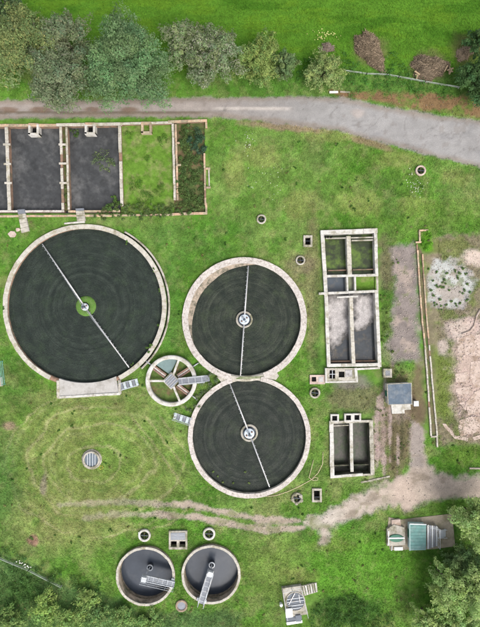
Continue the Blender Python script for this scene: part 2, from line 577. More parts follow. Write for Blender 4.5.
    # right-hand works ground
    R1 = [(424, 240), (440, 236), (600, 236), (600, 452), (470, 446), (436, 444), (428, 380), (424, 300)]
    m = 1 - sstep(-3, 4, sd_poly(R1, px, py) + (n3 - 0.5) * 12)
    mixc((0.150, 0.118, 0.078), m * 0.85)
    bare[...] = np.maximum(bare, m * 0.45)
    g = sstep(0.42, 0.60, fbm(px, py, 13, 21))
    mixc((0.092, 0.118, 0.030), m * g * 0.85)
    bare[...] = np.where(m * g > 0.4, bare * 0.5, bare)
    blob(444, 380, 11, 46, (0.092, 0.130, 0.022), 0.85, nz=0.9)
    blob(450, 246, 26, 8, (0.105, 0.12, 0.035), 0.7)
    blob(427, 243, 7, 12, (0.060, 0.165, 0.008), 0.95, t=0.6)
    blob(478, 258, 18, 9, (0.44, 0.36, 0.30), 0.85, b=0.9)
    blob(462, 330, 20, 13, (0.38, 0.315, 0.265), 0.9, b=0.9)
    blob(443, 346, 6, 9, (0.34, 0.28, 0.24), 0.85, b=0.9)
    blob(472, 378, 20, 60, (0.33, 0.255, 0.21), 0.92, nz=0.9, b=0.85)
    mixc((0.16, 0.115, 0.075), (1 - sstep(-8, 2, sd_poly([(456, 330), (490, 330), (490, 440), (456, 440)], px, py))) * sstep(0.56, 0.66, fbm(px, py, 12, 52)) * 0.6)
    blob(472, 455, 42, 12, (0.072, 0.140, 0.016), 0.9)
    m = 1 - sstep(-5, 3, sd_poly(PALE, px, py) + (n3 - 0.5) * 12 + (n2 - 0.5) * 16)
    pal = np.array((0.32, 0.325, 0.305)) * (0.80 + 0.4 * fbm(px, py, 5, 31)[..., None])
    c[...] = c * (1 - m[..., None]) + pal * m[..., None]
    bare[...] = np.maximum(bare, m)
    g = m * sstep(0.66, 0.72, fbm(px, py, 6, 33, 2))
    mixc((0.11, 0.14, 0.06), g * 0.7)
    mixc((0.25, 0.205, 0.175), m * sstep(0.50, 0.66, fbm(px, py, 15, 34)) * 0.7)
    pale_m = m
    # dark stony yard
    m = 1 - sstep(-6, 3, sd_poly(YARD, px, py) + (n3 - 0.5) * 12)
    yc = np.array((0.165, 0.140, 0.128)) * (0.7 + 0.6 * fbm(px, py, 9, 41)[..., None])
    c[...] = c * (1 - m[..., None]) + yc * m[..., None]
    mixc((0.30, 0.24, 0.20), m * sstep(0.55, 0.7, fbm(px, py, 12, 42)) * 0.6)
    mixc((0.10, 0.12, 0.04), m * sstep(0.62, 0.72, fbm(px, py, 8, 43)) * 0.5)
    bare[...] = np.maximum(bare, m)
    yard_m = np.maximum(m, pale_m)
    # worn soil beside the road
    blob(285, 127, 50, 4.5, (0.18, 0.125, 0.08), 0.8, 0.1, b=0.7)
    blob(370, 143, 26, 4.5, (0.17, 0.115, 0.07), 0.75, 0.25, b=0.7)
    BK = [(330, 91), (400, 93), (455, 96), (490, 104), (490, 119), (440, 112), (400, 106), (370, 100), (335, 95)]
    m = 1 - sstep(-2, 3, sd_poly(BK, px, py) + (n3 - 0.5) * 8)
    mixc((0.150, 0.085, 0.045), m * 0.9)
    mixc((0.07, 0.125, 0.02), m * sstep(0.55, 0.66, fbm(px, py, 13, 51)) * 0.8)
    bare[...] = np.maximum(bare, m * 0.7)
    for (x, y) in ((371, 50), (430, 66), (467, 50)):
        blob(x, y, 20, 18, (0.13, 0.10, 0.055), 0.55)
    # road
    m = 1 - sstep(-2.2, 1.4, sd_poly(ROAD, px, py) + (n3 - 0.5) * 5)
    rc = np.array((0.205, 0.182, 0.168)) * (0.85 + 0.3 * fbm(px * 0.5, py, 10, 61)[..., None])
    rgt = sstep(190, 330, px)[..., None]
    rc = rc * (1 - rgt) + np.array((0.218, 0.210, 0.203)) * (0.86 + 0.28 * fbm(px * 0.4, py, 12, 62)[..., None]) * rgt
    c[...] = c * (1 - m[..., None]) + rc * m[..., None]
    lft = 1 - sstep(190, 230, px)
    e = np.abs(py - 112.5 - (n2 - 0.5) * 3)
    mixc((0.085, 0.068, 0.045), m * lft * (1 - sstep(0.6, 2.2, e)) * 0.8)
    mixc((0.27, 0.235, 0.21), m * lft * (1 - sstep(3, 6, np.abs(py - 106))) * 0.6)
    for x in (40, 93, 8, 130):
        blob(x, 109.5, 12, 3.2, (0.12, 0.075, 0.048), 0.75)
    mixc((0.36, 0.325, 0.295), m * (1 - sstep(0.8, 2.4, np.abs(py - 108.5 - (px - 250) * 0.008))) * sstep(210, 220, px) * (1 - sstep(285, 297, px)) * 0.75)
    blob(358, 113, 8, 5, (0.30, 0.26, 0.235), 0.7)
    mixc((0.17, 0.165, 0.165), m * rgt[..., 0] * sstep(0.58, 0.7, fbm(px * 0.6, py, 16, 63)) * 0.5)
    pot = sstep(0.68, 0.74, fbm(px, py, 7, 64, 3))
    mixc((0.14, 0.12, 0.105), m * pot * 0.35)
    crk = 1 - sstep(0.0, 0.018, np.abs(fbm(px * 0.6, py, 18, 65, 3) - 0.5))
    mixc((0.12, 0.112, 0.105), m * crk * 0.5)
    edge = sstep(-7, -1, sd_poly(ROAD, px, py) + (n2 - .5) * 6)
    mixc((0.165, 0.128, 0.095), m * edge * 0.6)
    bare[...] = np.maximum(bare, m * 1.0)
    road_m = m
    # track
    m = 1 - sstep(-5, 2.5, sd_poly(TRACK, px, py) + (n3 - 0.5) * 11)
    e = np.minimum(d_line(RUT1, px, py), d_line(RUT2, px, py))
    mr = (1 - sstep(0.8, 4.2, e + (n3 - 0.5) * 5 + (n2 - 0.5) * 5)) * 0.85 * (0.25 + 0.75 * sstep(118, 190, px))
    m_main = m
    m = np.maximum(m, mr)
    tc = np.array((0.310, 0.255, 0.210)) * (0.80 + 0.38 * fbm(px, py * 1.3, 13, 71)[..., None])
    c[...] = c * (1 - m[..., None]) + tc * m[..., None]
    mixc((0.235, 0.175, 0.115), np.clip(mr - m_main, 0, 1) * 0.75)
    lft = 1 - sstep(360, 400, px)
    mixc((0.330, 0.300, 0.262), m * lft * 0.35)
    mixc((0.215, 0.185, 0.165), m * (1 - sstep(-3, 2, sd_poly(SPUR, px, py))) * 0.9)
    mixc((0.115, 0.13, 0.05), m * lft * sstep(0.53, 0.66, fbm(px, py, 14, 72)) * 0.8)
    bare[...] = np.maximum(bare, m)
    mixc((0.155, 0.125, 0.09), m * sstep(0.58, 0.70, fbm(px * 0.6, py * 1.4, 12, 73)) * 0.6)
    blob(330, 518, 18, 7, (0.38, 0.345, 0.30), 0.55, -0.4, b=0.9)
    blob(404, 492, 14, 16, (0.38, 0.30, 0.25), 0.55, b=0.9)
    lift = (1 - np.clip(np.maximum(bare, fm * 1.0), 0, 1))[..., None]
    c = c * (1 + lift * np.array((0.10, 0.06, 0.30)))
    fine = 0.86 + 0.30 * sstep(0.3, 0.7, fbm(px, py, 5.0, 95, 3))[..., None]
    fine = fine * (0.90 + 0.22 * sstep(0.3, 0.7, fbm(px, py, 14.0, 97, 3))[..., None])
    c = c * (1 + lift * (fine - 1))
    mixs = (lift[..., 0] * sstep(0.60, 0.72, fbm(px, py, 4.5, 98, 3)) * 0.22)[..., None]
    c = c * (1 - mixs) + np.array((0.20, 0.19, 0.085)) * mixs
    return c, np.clip(bare, 0, 1), tall, road_m, m, yard_m


GC, GB, GT, GRm, GTm, GYm = groundcolour(PXg, PYg)
GZ = (fbm(X, Y, 6.0, 81) - 0.5) * 0.10 * (1 - np.clip(GRm * 0.8, 0, 1))
# the bank beside the road and the hollow in the lower left
GZ = GZ - 0.02

# tank outlines (photo pixels of the rims)
BIG = dict(c=(84.5, 306.0), r=82.0)
F2 = dict(c=(244.5, 319.5), r=62.5)
F3 = dict(c=(249.3, 437.0), r=61.5)
HOLES_C = []          # world circles
HOLES_P = []          # world polygons


def hole_c(px, py, r, z):
    p = W(px, py, z)
    HOLES_C.append((p.x, p.y, M_(r, z)))


def hole_p(pts, z):
    HOLES_P.append([(W(x, y, z).x, W(x, y, z).y) for x, y in pts])


hole_c(*BIG['c'], 78.8, 0.45)
hole_c(*F2['c'], 58.8, 0.5)
hole_c(*F3['c'], 58.2, 0.5)
hole_c(145.3, 576.7, 28.0, 0.6)
hole_c(211, 575, 28.0, 0.6)
hole_p([(-60, 125), (174, 122), (205, 121), (205.5, 213), (-60, 213)], 0.25)
hole_p([(324, 234), (375.5, 232), (378.5, 366), (327.5, 366)], 0.5)
hole_p([(332.3, 423), (371.5, 422), (372.5, 475), (332.8, 476.5)], 0.4)

fx, fy = (X[:-1, :-1] + X[1:, 1:]) / 2, (Y[:-1, :-1] + Y[1:, 1:]) / 2


def inhole(x, y):
    h = np.zeros(np.shape(x), bool)
    for cx, cy, r in HOLES_C:
        h |= np.hypot(x - cx, y - cy) < r
    for poly in HOLES_P:
        h |= sd_poly(poly, x, y) < 0
    return h


# small chambers get their own hole later in this list, so they are declared here
CH_SQ = [  # px, py, w, h, rot
    (308, 241, 9.5, 11.5, 0.0), (317.0, 495.5, 10.5, 14.0, 0.03), (178, 540, 19, 18.5, 0.0)]
for x, y, w, h, r in CH_SQ:
    hole_p([(x - w * 0.36, y - h * 0.36), (x + w * 0.36, y - h * 0.36), (x + w * 0.36, y + h * 0.36), (x - w * 0.36, y + h * 0.36)], 0.3)

HM = inhole(fx, fy)
fmean = lambda A: (A[:-1, :-1] + A[1:, :-1] + A[:-1, 1:] + A[1:, 1:]) / 4
fr, ft, fy_ = fmean(GRm), fmean(GTm), fmean(GYm)
kind = np.zeros(HM.shape, int)
kind[fy_ > 0.5] = 3
kind[ft > 0.5] = 2
kind[fr > 0.5] = 1
kind[HM] = -1
nx = len(GX)
idx = np.arange(X.size).reshape(X.shape)
Fall = np.stack([idx[:-1, :-1], idx[:-1, 1:], idx[1:, 1:], idx[1:, :-1]], -1)
V3 = np.stack([X, Y, GZ], -1).reshape(-1, 3)
C3 = GC.reshape(-1, 3)
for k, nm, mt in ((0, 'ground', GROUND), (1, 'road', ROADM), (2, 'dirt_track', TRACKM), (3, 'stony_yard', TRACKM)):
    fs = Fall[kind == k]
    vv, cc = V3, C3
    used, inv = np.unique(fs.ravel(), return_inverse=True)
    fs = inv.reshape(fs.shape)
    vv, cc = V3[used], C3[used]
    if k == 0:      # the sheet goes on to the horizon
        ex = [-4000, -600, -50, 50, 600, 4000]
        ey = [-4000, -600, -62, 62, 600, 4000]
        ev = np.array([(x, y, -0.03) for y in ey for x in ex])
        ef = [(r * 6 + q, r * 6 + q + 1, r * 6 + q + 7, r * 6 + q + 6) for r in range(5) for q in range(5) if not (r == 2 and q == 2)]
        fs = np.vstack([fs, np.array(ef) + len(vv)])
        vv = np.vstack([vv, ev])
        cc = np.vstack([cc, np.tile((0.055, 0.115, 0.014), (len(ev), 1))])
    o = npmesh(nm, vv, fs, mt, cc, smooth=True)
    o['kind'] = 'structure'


# ---------------------------------------------------------------- masonry helpers
def block_mesh(name, mat):
    """one shared coping stone, unit size, top edges chamfered"""
    c = 0.06
    vs = [(-.5, -.5, 0), (.5, -.5, 0), (.5, .5, 0), (-.5, .5, 0), (-.5, -.5, .8), (.5, -.5, .8), (.5, .5, .8), (-.5, .5, .8),
          (-.5 + c, -.5 + c, 1), (.5 - c, -.5 + c, 1), (.5 - c, .5 - c, 1), (-.5 + c, .5 - c, 1)]
    fs = [[3, 2, 1, 0], [0, 1, 5, 4], [1, 2, 6, 5], [2, 3, 7, 6], [3, 0, 4, 7], [4, 5, 9, 8], [5, 6, 10, 9], [6, 7, 11, 10], [7, 4, 8, 11], [8, 9, 10, 11]]
    me = bpy.data.meshes.new(name)
    me.from_pydata(vs, [], fs)
    me.materials.append(mat)
    return me


BLK = {}


def coping_run(parent, p0, p1, width, z, mat, h=0.12, length=1.5, skip=0.0, name='coping_stone'):
    """a row of separate coping stones from p0 to p1 (photo pixels at the top)"""
    if mat.name not in BLK:
        BLK[mat.name] = block_mesh('coping_stone_' + mat.name, mat)
    off = Vector(parent['_loc'])
    a, b = W(*p0, z), W(*p1, z)
    d = b - a
    n = max(1, round(d.length / length))
    ang = math.atan2(d.y, d.x)
    for i in range(n):
        if random.random() < skip:
            continue
        o = bpy.data.objects.new(name, BLK[mat.name])
        COL.objects.link(o)
        o.parent = parent
        p = a + d * ((i + 0.5) / n)
        o.location = (p.x - off.x + random.uniform(-.02, .02), p.y - off.y + random.uniform(-.02, .02), z - h - off.z + random.uniform(-.012, .012))
        o.rotation_euler = (random.uniform(-.01, .01), random.uniform(-.006, .006), ang + random.uniform(-.012, .012))
        o.scale = (d.length / n - 0.016, width * random.uniform(0.95, 1.04), h)


def wall_run(parent, p0, p1, wpx, z1, z0, mat, cmat, name='wall', cope=True, length=1.5, skip=0.03, ch=0.12):
    a, b = W(*p0, z1), W(*p1, z1)
    w = M_(wpx, z1)
    d = (b - a).normalized()
    s = Vector((-d.y, d.x, 0)) * (w * 0.44)
    top = z1 - ch + 0.01 if cope else z1
    MB().prism([(a + s)[:2], (a - s)[:2], (b - s)[:2], (b + s)[:2]], z0, top).build(name, mat, parent)
    if cope:
        coping_run(parent, p0, p1, w, z1, cmat, ch, length, skip)


def coping_ring(parent, c, r0, r1, z, n, mat, h=0.14, keep=None, name='coping_stone'):
    """ring of n separate curved coping stones sharing one mesh"""
    me = bpy.data.meshes.new('curved_' + name)
    mb = MB()
    da = PI / n * 0.984
    m = 3
    ch = 0.03
    mb.lathe((0, 0), [(r1, 0), (r1, h - ch), (r1 - ch, h), (r0 + ch, h), (r0, h - ch), (r0, 0)], m, -da, da, True)
    me.from_pydata(mb.v, [], mb.f)
    me.materials.append(mat)
    off = Vector(parent['_loc'])
    for i in range(n):
        t = 2 * PI * (i + 0.5) / n
        if keep and not keep(t):
            continue
        o = bpy.data.objects.new(name, me)
        COL.objects.link(o)
        o.parent = parent
        j = random.uniform(-.025, .025)
        o.location = (c[0] - off.x + j * math.cos(t), c[1] - off.y + j * math.sin(t), z - h - off.z + random.uniform(-.015, .015))
        o.rotation_euler = (random.uniform(-.001, .001), random.uniform(-.001, .001), t)


def handrail(parent, pts, h=1.05, r=0.028, name='handrail', mat=None, step=1.3):
    mb = MB()
    pts = [Vector(p) for p in pts]
    up = Vector((0, 0, h))
    for a, b in zip(pts[:-1], pts[1:]):
        n = max(1, round((b - a).length / step))
        for i in range(n + 1):
            p = a + (b - a) * (i / n)
            mb.tube([p, p + up], r, 6)
        mb.tube([a + up, b + up], r, 6)
        mb.tube([a + up * .5, b + up * .5], r * .8, 6)
    return mb.build(name, mat or GALV, parent)


# ---------------------------------------------------------------- percolating filters
def media_mat(name, base, ringcol, cx, cy, seed, moss=None):
    """bed of wet stones with the rings the arms leave; colours belong to the film on the stones"""
    m = bpy.data.materials.new(name)
    m.use_nodes = True
    nt = m.node_tree
    N, L = nt.nodes, nt.links
    b = N['Principled BSDF']
    b.inputs['Roughness'].default_value = 0.75
    b.inputs['Specular IOR Level'].default_value = 0.25
    tc = N.new('ShaderNodeTexCoord')
    ln = N.new('ShaderNodeVectorMath')
    ln.operation = 'LENGTH'
    L.new(tc.outputs['Object'], ln.inputs[0])
    ns = N.new('ShaderNodeTexNoise')
    ns.noise_dimensions = '1D'
    ns.inputs['Scale'].default_value = 1.6
    ns.inputs['Detail'].default_value = 9
    ns.inputs['Roughness'].default_value = 0.8
    ad = N.new('ShaderNodeMath')
    ad.operation = 'ADD'
    ad.inputs[1].default_value = seed
    L.new(ln.outputs['Value'], ad.inputs[0])
    L.new(ad.outputs[0], ns.inputs['W'])
    n2 = N.new('ShaderNodeTexNoise')
    n2.inputs['Scale'].default_value = 0.5
    n2.inputs['Detail'].default_value = 8
    L.new(tc.outputs['Object'], n2.inputs['Vector'])
    mu = N.new('ShaderNodeMath')
    mu.operation = 'MULTIPLY'
    L.new(ns.outputs[0], mu.inputs[0])
    L.new(n2.outputs[0], mu.inputs[1])
    mr = N.new('ShaderNodeMapRange')
    mr.inputs['From Min'].default_value = 0.20
    mr.inputs['From Max'].default_value = 0.40
    L.new(mu.outputs[0], mr.inputs[0])
    mx = N.new('ShaderNodeMix')
    mx.data_type = 'RGBA'
    mx.inputs['A'].default_value = (*base, 1)
    mx.inputs['B'].default_value = (*ringcol, 1)
    L.new(mr.outputs[0], mx.inputs['Factor'])
    vo = N.new('ShaderNodeTexVoronoi')
    vo.inputs['Scale'].default_value = 8.0
    L.new(tc.outputs['Object'], vo.inputs['Vector'])
    mr2 = N.new('ShaderNodeMapRange')
    mr2.inputs['To Min'].default_value = 0.7
    mr2.inputs['To Max'].default_value = 1.3
    sp = N.new('ShaderNodeSeparateColor')
    L.new(vo.outputs['Color'], sp.inputs[0])
    L.new(sp.outputs[0], mr2.inputs[0])
    vm = N.new('ShaderNodeVectorMath')
    vm.operation = 'SCALE'
    n3 = N.new('ShaderNodeTexNoise')
    n3.inputs['Scale'].default_value = 0.35
    n3.inputs['Detail'].default_value = 7
    n3.inputs['Roughness'].default_value = 0.7
    L.new(tc.outputs['Object'], n3.inputs['Vector'])
    mr3 = N.new('ShaderNodeMapRange')
    mr3.inputs['From Min'].default_value = 0.50
    mr3.inputs['From Max'].default_value = 0.72
    mr3.inputs['To Max'].default_value = 0.7
    L.new(n3.outputs[0], mr3.inputs[0])
    mx3 = N.new('ShaderNodeMix')
    mx3.data_type = 'RGBA'
    mx3.inputs['B'].default_value = (ringcol[0] * 1.05, ringcol[1] * 1.25, ringcol[2] * 0.85, 1)
    L.new(mr3.outputs[0], mx3.inputs['Factor'])
    L.new(mx.outputs['Result'], mx3.inputs['A'])
    L.new(mx3.outputs['Result'], vm.inputs[0])
    L.new(mr2.outputs[0], vm.inputs['Scale'])
    L.new(vm.outputs[0], b.inputs['Base Color'])
    bp = N.new('ShaderNodeBump')
    bp.inputs['Strength'].default_value = 0.8
    bp.inputs['Distance'].default_value = 0.08
    bp.invert = True
    L.new(vo.outputs['Distance'], bp.inputs['Height'])
    L.new(bp.outputs[0], b.inputs['Normal'])
    return m


def media_disc(parent, c, R, z, mat, name='stone_media'):
    nr, na = 90, 200
    rr = np.linspace(0.02, R, nr)
    ta = np.linspace(0, 2 * PI, na, endpoint=False)
    A, B = np.meshgrid(ta, rr)
    x, y = B * np.cos(A), B * np.sin(A)
    zz = (vnoise(B[:, 0] * 1.0, B[:, 0] * 0, 0.5, 5)[:, None] - 0.5) * 0.07 + (fbm(x, y, 1.2, 6) - 0.5) * 0.10
    v = np.stack([x, y, zz], -1).reshape(-1, 3)
    i = np.arange(nr * na).reshape(nr, na)
    j = np.roll(i, -1, 1)
    f = np.stack([i[:-1], i[1:], j[1:], j[:-1]], -1).reshape(-1, 4)
    o = npmesh(name, v, f, mat, smooth=True)
    off = Vector(parent['_loc'])
    o.parent = parent
    o.location = (c[0] - off.x, c[1] - off.y, z - off.z)
    return o


def filter_bed(label, spec, z, cw, n, med, cmat, wall, r_in, keep=None, floor=-0.2, bandmat=None):
    c = W(*spec['c'], z)
    t = thing('percolating_filter', label, 'filter bed', (c.x, c.y, 0), 'percolating filters')
    R = M_(spec['r'], z)
    r0 = M_(spec['r'] - cw, z)
    MB().ring(c, r0 + 0.05, R - 0.06, -0.7, z - 0.13 - (0.006 if 'lower' in label else 0), 128).build('ring_wall', wall, t, True)
    coping_ring(t, c, r0, R, z, n, cmat, keep=keep)
    media_disc(t, c, r0 + 0.1, floor, med)
    return t, c, r0


def arm_keep(other, rr):
    def k(t, own):
        p = (own[0] + own[2] * math.cos(t), own[1] + own[2] * math.sin(t))
        return math.hypot(p[0] - other[0], p[1] - other[1]) > rr
    return k


med1 = media_mat('wet_filter_stone_large', (0.0095, 0.0150, 0.0115), (0.025, 0.034, 0.026), 0, 0, 3.0)
med2 = media_mat('wet_filter_stone_upper', (0.011, 0.016, 0.0115), (0.036, 0.042, 0.030), 0, 0, 9.0)
med3 = media_mat('wet_filter_stone_lower', (0.0115, 0.0160, 0.0125), (0.033, 0.037, 0.030), 0, 0, 15.0)

cb = W(*BIG['c'], 0.45)
FILT1, c1, r1_ = filter_bed('largest round filter bed of dark wet stone with green moss round its hub', BIG, 0.45, 4.6, 84, med1, COPE, BRICK, 76,
                            keep=lambda t: not (-2.02 < ((t + PI) % (2 * PI) - PI) < -1.12))
c2w, c3w = W(*F2['c'], 0.5), W(*F3['c'], 0.5)
r2m, r3m = M_(59.5, 0.5), M_(58.5, 0.5)
FILT2, c2, r2_ = filter_bed('upper of the two touching round filter beds, with broad pale rim', F2, 0.5, 6.2, 66, med2, PINK, CONC, 56,
                            keep=lambda t: math.hypot(c2w.x + r2m * math.cos(t) - c3w.x, c2w.y + r2m * math.sin(t) - c3w.y) > M_(62.5, .5))
FILT3, c3, r3_ = filter_bed('lower of the two touching round filter beds, nearest the dirt track', F3, 0.5, 4.8, 64, med3, PINK, CONC, 56,
                            keep=lambda t: math.hypot(c3w.x + r3m * math.cos(t) - c2w.x, c3w.y + r3m * math.sin(t) - c2w.y) > M_(63.5, .5))
# sloped pale band standing in for the lit inner wall, upper filter's upper-left
mb = MB()
nb = 90
for i in range(nb):
    pass
v, f = [], []
a0, a1 = math.radians(78), math.radians(205)
for i in range(nb + 1):
    t = a0 + (a1 - a0) * i / nb
    wd = M_(6.5) * math.sin(PI * i / nb) ** 0.8 + 0.05
    for q, (fr_, zz) in enumerate(((0.0, 0.30), (0.30, 0.16), (0.42, -0.02), (1.0, -0.19))):
        rr = r2_ + 0.12 - wd * fr_ * (1 + 0.05 * math.sin(i * .21))
        v.append((c2.x + rr * math.cos(t), c2.y + rr * math.sin(t), zz + random.uniform(-.02, .02)))
for i in range(nb):
    for q in range(3):
        f.append([i * 4 + q, i * 4 + q + 1, (i + 1) * 4 + q + 1, (i + 1) * 4 + q])
WALLB = pmat('pale_inner_wall', (0.25, 0.205, 0.16), 0.95, 0.45, 2.5, (0.07, 0.07, 0.05), 0.9, 0.5, 0.8, 6, 0.15)
MB().add(v, f).build('lit_wall_band', WALLB, FILT2, True)
# shared wall between the two
mb = MB()
mb.prism([W(236, 379.2, .4)[:2], W(236, 376.2, .4)[:2], W(250, 376.8, .4)[:2], W(265, 375.8, .4)[:2], W(265, 378.3, .4)[:2], W(250, 378.8, .4)[:2]], -0.7, 0.38)
mb.build('party_wall', pmat('mossy_concrete', (0.20, 0.21, 0.13), 0.95, 0.3, 2.5, (0.09, 0.12, 0.05), 1.0, 0.55, 0.4, 10, 0.15), FILT3)
mb = MB()
mb.prism([W(220, 371.5, .46)[:2], W(228, 375.2, .46)[:2], W(240, 377, .46)[:2], W(232, 379, .46)[:2], W(222, 383, .46)[:2], W(217, 377, .46)[:2]], -0.3, 0.45)
mb.build('junction_slab', CONC, FILT3)
mb = MB()
mb.prism([W(262, 376.7, .46)[:2], W(272, 374.5, .46)[:2], W(276, 371, .46)[:2], W(279, 376, .46)[:2], W(276, 380, .46)[:2], W(270, 378.8, .46)[:2]], -0.3, 0.452)
mb.build('junction_slab', CONC, FILT3)

# outer channel along the right of the large filter
MB().ring(c1, M_(83.2, .2), M_(85.0, .2), -0.3, 0.22, 70, math.radians(-48), math.radians(62)).build('outer_kerb', CONC, FILT1, True)
MB().ring(c1, M_(82.0, .2), M_(83.3, .2), -0.3, 0.05, 70, math.radians(-48), math.radians(62)).build('channel_floor', BLACK, FILT1, True)  # floor coloured black for the shade in the narrow gap
# mossy ring round the hub
prof = [(M_(10.2), -0.22), (M_(9.6), -0.02), (M_(7), 0.06), (M_(3.6), 0.05), (M_(3.5), -0.2)]
o = MB().lathe(c1, prof, 48).build('moss_ring', MOSS, FILT1, True)


def apron(parent):
    """concrete apron that closes the large filter at its foot"""
    z = 0.42
    arc = []
    for k in range(15):
        t = math.radians(-109.5 + 43.5 * k / 14)
        arc.append((c1.x + (r1_ - 0.05) * math.cos(t), c1.y + (r1_ - 0.05) * math.sin(t)))
    poly = arc + [W(118.5, 393, z)[:2], W(58.5, 397, z)[:2]]
    MB().prism(poly, -0.4, z - 0.07).build('apron_slab', pmat('pale_apron_concrete', (0.33, 0.315, 0.295), 0.9, 0.18, 1.5, (0.24, 0.225, 0.20), 0.6, 0.45, 0.3, 10, 0.15), parent)
    wall_run(parent, (57.6, 380.5), (58.2, 398.3), 2.8, z + .06, -0.3, CONC, COPE, 'apron_wall', True, 1.6, 0)
    wall_run(parent, (58.2, 397.6), (120.2, 393.6), 2.4, z + .05, -0.3, CONC, WHITE, 'apron_wall', True, 2.2, 0)
    wall_run(parent, (119.4, 380.0), (119.8, 394.0), 2.6, z + .07, -0.3, CONC, COPE, 'apron_wall', True, 1.6, 0)


apron(FILT1)


# ---------------------------------------------------------------- rotating distributors
def distributor(label, ca, a, b, zbed, well_r, drum_r, moss=False):
    """two straight sparge arms on a hub; a, b photo pixels of the arm ends"""
    zc = zbed + 0.55
    c = W(*ca, zc)
    t = thing('rotary_distributor', label, 'distributor', (c.x, c.y, zbed), 'rotary distributors')
    if well_r:
        MB().ring(c, M_(well_r - 1.9), M_(well_r), zbed - 0.3, zbed + 0.28, 40).build('well_ring', CONC, t, True)
        MB().disc(c, M_(well_r - 1.7), zbed - 0.1, zbed + 0.03, 32).build('well_floor', DSTEEL, t)
    MB().lathe(c, [(0.02, zbed - 0.1), (M_(drum_r) * 0.8, zbed - .1), (M_(drum_r) * 0.8, zc - 0.1), (M_(drum_r), zc - 0.06), (M_(drum_r), zc + 0.10), (M_(drum_r) * .8, zc + .14), (0.02, zc + 0.16)], 28).build(
        'hub_drum', pmat('pale_blue_painted_drum', (0.36, 0.42, 0.47), 0.6, 0.3, 4.0, (0.55, 0.55, 0.55), 3.0, 0.5, 0.15, 20, 0.4), t)
    MB().lathe(c, [(0.16, zc + .1), (0.16, zc + 1.0), (0.22, zc + 1.0), (0.22, zc + 1.12), (0.01, zc + 1.16)], 12).build('mast', DSTEEL, t)
    for k in range(4):
        an = 0.6 + k * PI / 2
        p = Vector((c.x + math.cos(an) * M_(drum_r) * .62, c.y + math.sin(an) * M_(drum_r) * .62, zc + 0.2))
        MB().sphere(p, (0.17, 0.17, 0.13), 8, 5).build('valve_cap', GALV if k % 2 else RUST, t, True)
    for e in (a, b):
        E = W(*e, zc)
        d = (E - c).normalized()
        s = Vector((-d.y, d.x, 0))
        st = c + d * (M_(drum_r) * .8)
        mb = MB()
        mb.tube([st, st + (E - st) * .5, E], [0.125, 0.11, 0.09], 8)
        arm = mb.build('sparge_arm', ARMM, t, True)
        mb = MB()
        L = (E - st).length
        n = int(L / 0.75)
        for i in range(1, n + 1):
            p = st + d * (L * i / (n + .5))
            q = s * 0.09
            mb.tube([p + q, p + q * 2.6 + Vector((0, 0, -.05))], 0.04, 5)
        mb.build('nozzle_row', GALV, arm)['kind'] = 'stuff'
        MB().tube([Vector((c.x, c.y, zc + 1.05)), st + d * L * .55 + Vector((0, 0, .12))], 0.014, 5).build('stay_wire', GALV, t)
        MB().tube([Vector((c.x, c.y, zc + .95)), st + d * L * .95 + Vector((0, 0, .1))], 0.014, 5).build('stay_wire', GALV, t)
    return t


distributor('long two-armed distributor across the largest filter bed, its hub in green moss', (85, 307), (42.3, 244), (129, 367.5), -0.2, 0, 3.6)
distributor('distributor with pale hub, near upright across the upper touching filter', (244.3, 319.5), (248.3, 266), (240.5, 375.5), -0.2, 8.4, 5.0)
distributor('distributor slanting across the lower touching filter bed', (249.3, 433.5), (229, 381.5), (269.5, 487), -0.2, 8.6, 5.0)


# ---------------------------------------------------------------- access steps and walkways
def steps(label, p0, p1, wpx, z_hi, n=6, mat=GALV, rail=True):
    """metal steps from the ground at p0 up to p1"""
    a, b = W(*p0, 0.0), W(*p1, z_hi)
    t = thing('metal_steps', label, 'steps', (a.x, a.y, 0))
    d = Vector((b.x - a.x, b.y - a.y, 0))
    L = d.length
    d.normalize()
    s = Vector((-d.y, d.x, 0)) * (M_(wpx) / 2)
    for sg in (-1, 1):
        MB().bar(a + s * sg + Vector((0, 0, -.05)), b + s * sg, 0.06, 0.16).build('stringer', mat, t)
        if rail:
            q = [Vector((a.x, a.y, 0)) + s * sg * 1.05, Vector((b.x, b.y, z_hi)) + s * sg * 1.05]
            handrail(t, q, 0.95, 0.03)
    for i in range(n):
        p = a + (b - a) * ((i + 0.6) / n)
        MB().bar(p - s, p + s, L / n * 0.88, 0.05).build('tread', GRATE if i % 2 else mat, t)
    return t


steps('short metal steps at the foot of the largest filter beside its apron', (138.5, 381.5), (120.5, 386.5), 6.5, 0.45, 6, pmat('pale_blue_steel', (0.42, 0.47, 0.50), 0.55, 0.2, 3.0, (0.30, 0.30, 0.28), 1.5, 0.35, 0.1, 20, 0.4, 0.2))
steps('short metal steps up to the lower touching filter, below the spoked chamber', (173.5, 415.5), (191.5, 421.5), 6.0, 0.5, 6, MATS['pale_blue_steel'])

# ---------------------------------------------------------------- spoked distribution chamber
zc = 0.9
cw_ = W(171.0, 381.0, zc)
DC = thing('distribution_chamber', 'white spoked ring chamber between the three filter beds', 'chamber', (cw_.x, cw_.y, 0))
MB().lathe(cw_, [(M_(25.3), -0.2), (M_(25.3), zc - .04), (M_(25.0), zc), (M_(21.8), zc), (M_(21.5), zc - .04), (M_(21.5), -0.2)], 80, closed=True).build('ring_wall', WHITE, DC, True)
MB().disc(cw_, M_(21.6), -0.3, 0.06, 48).build('chamber_floor', pmat('weedy_floor', (0.075, 0.115, 0.03), 0.95, 0.5, 1.5, (0.115, 0.08, 0.045), 0.5, 0.45, 0.8, 7, 0.1), DC)


def polar(c, ang, r, z):
    t = math.radians(ang)
    return Vector((c.x + r * math.cos(t), c.y + r * math.sin(t), z))


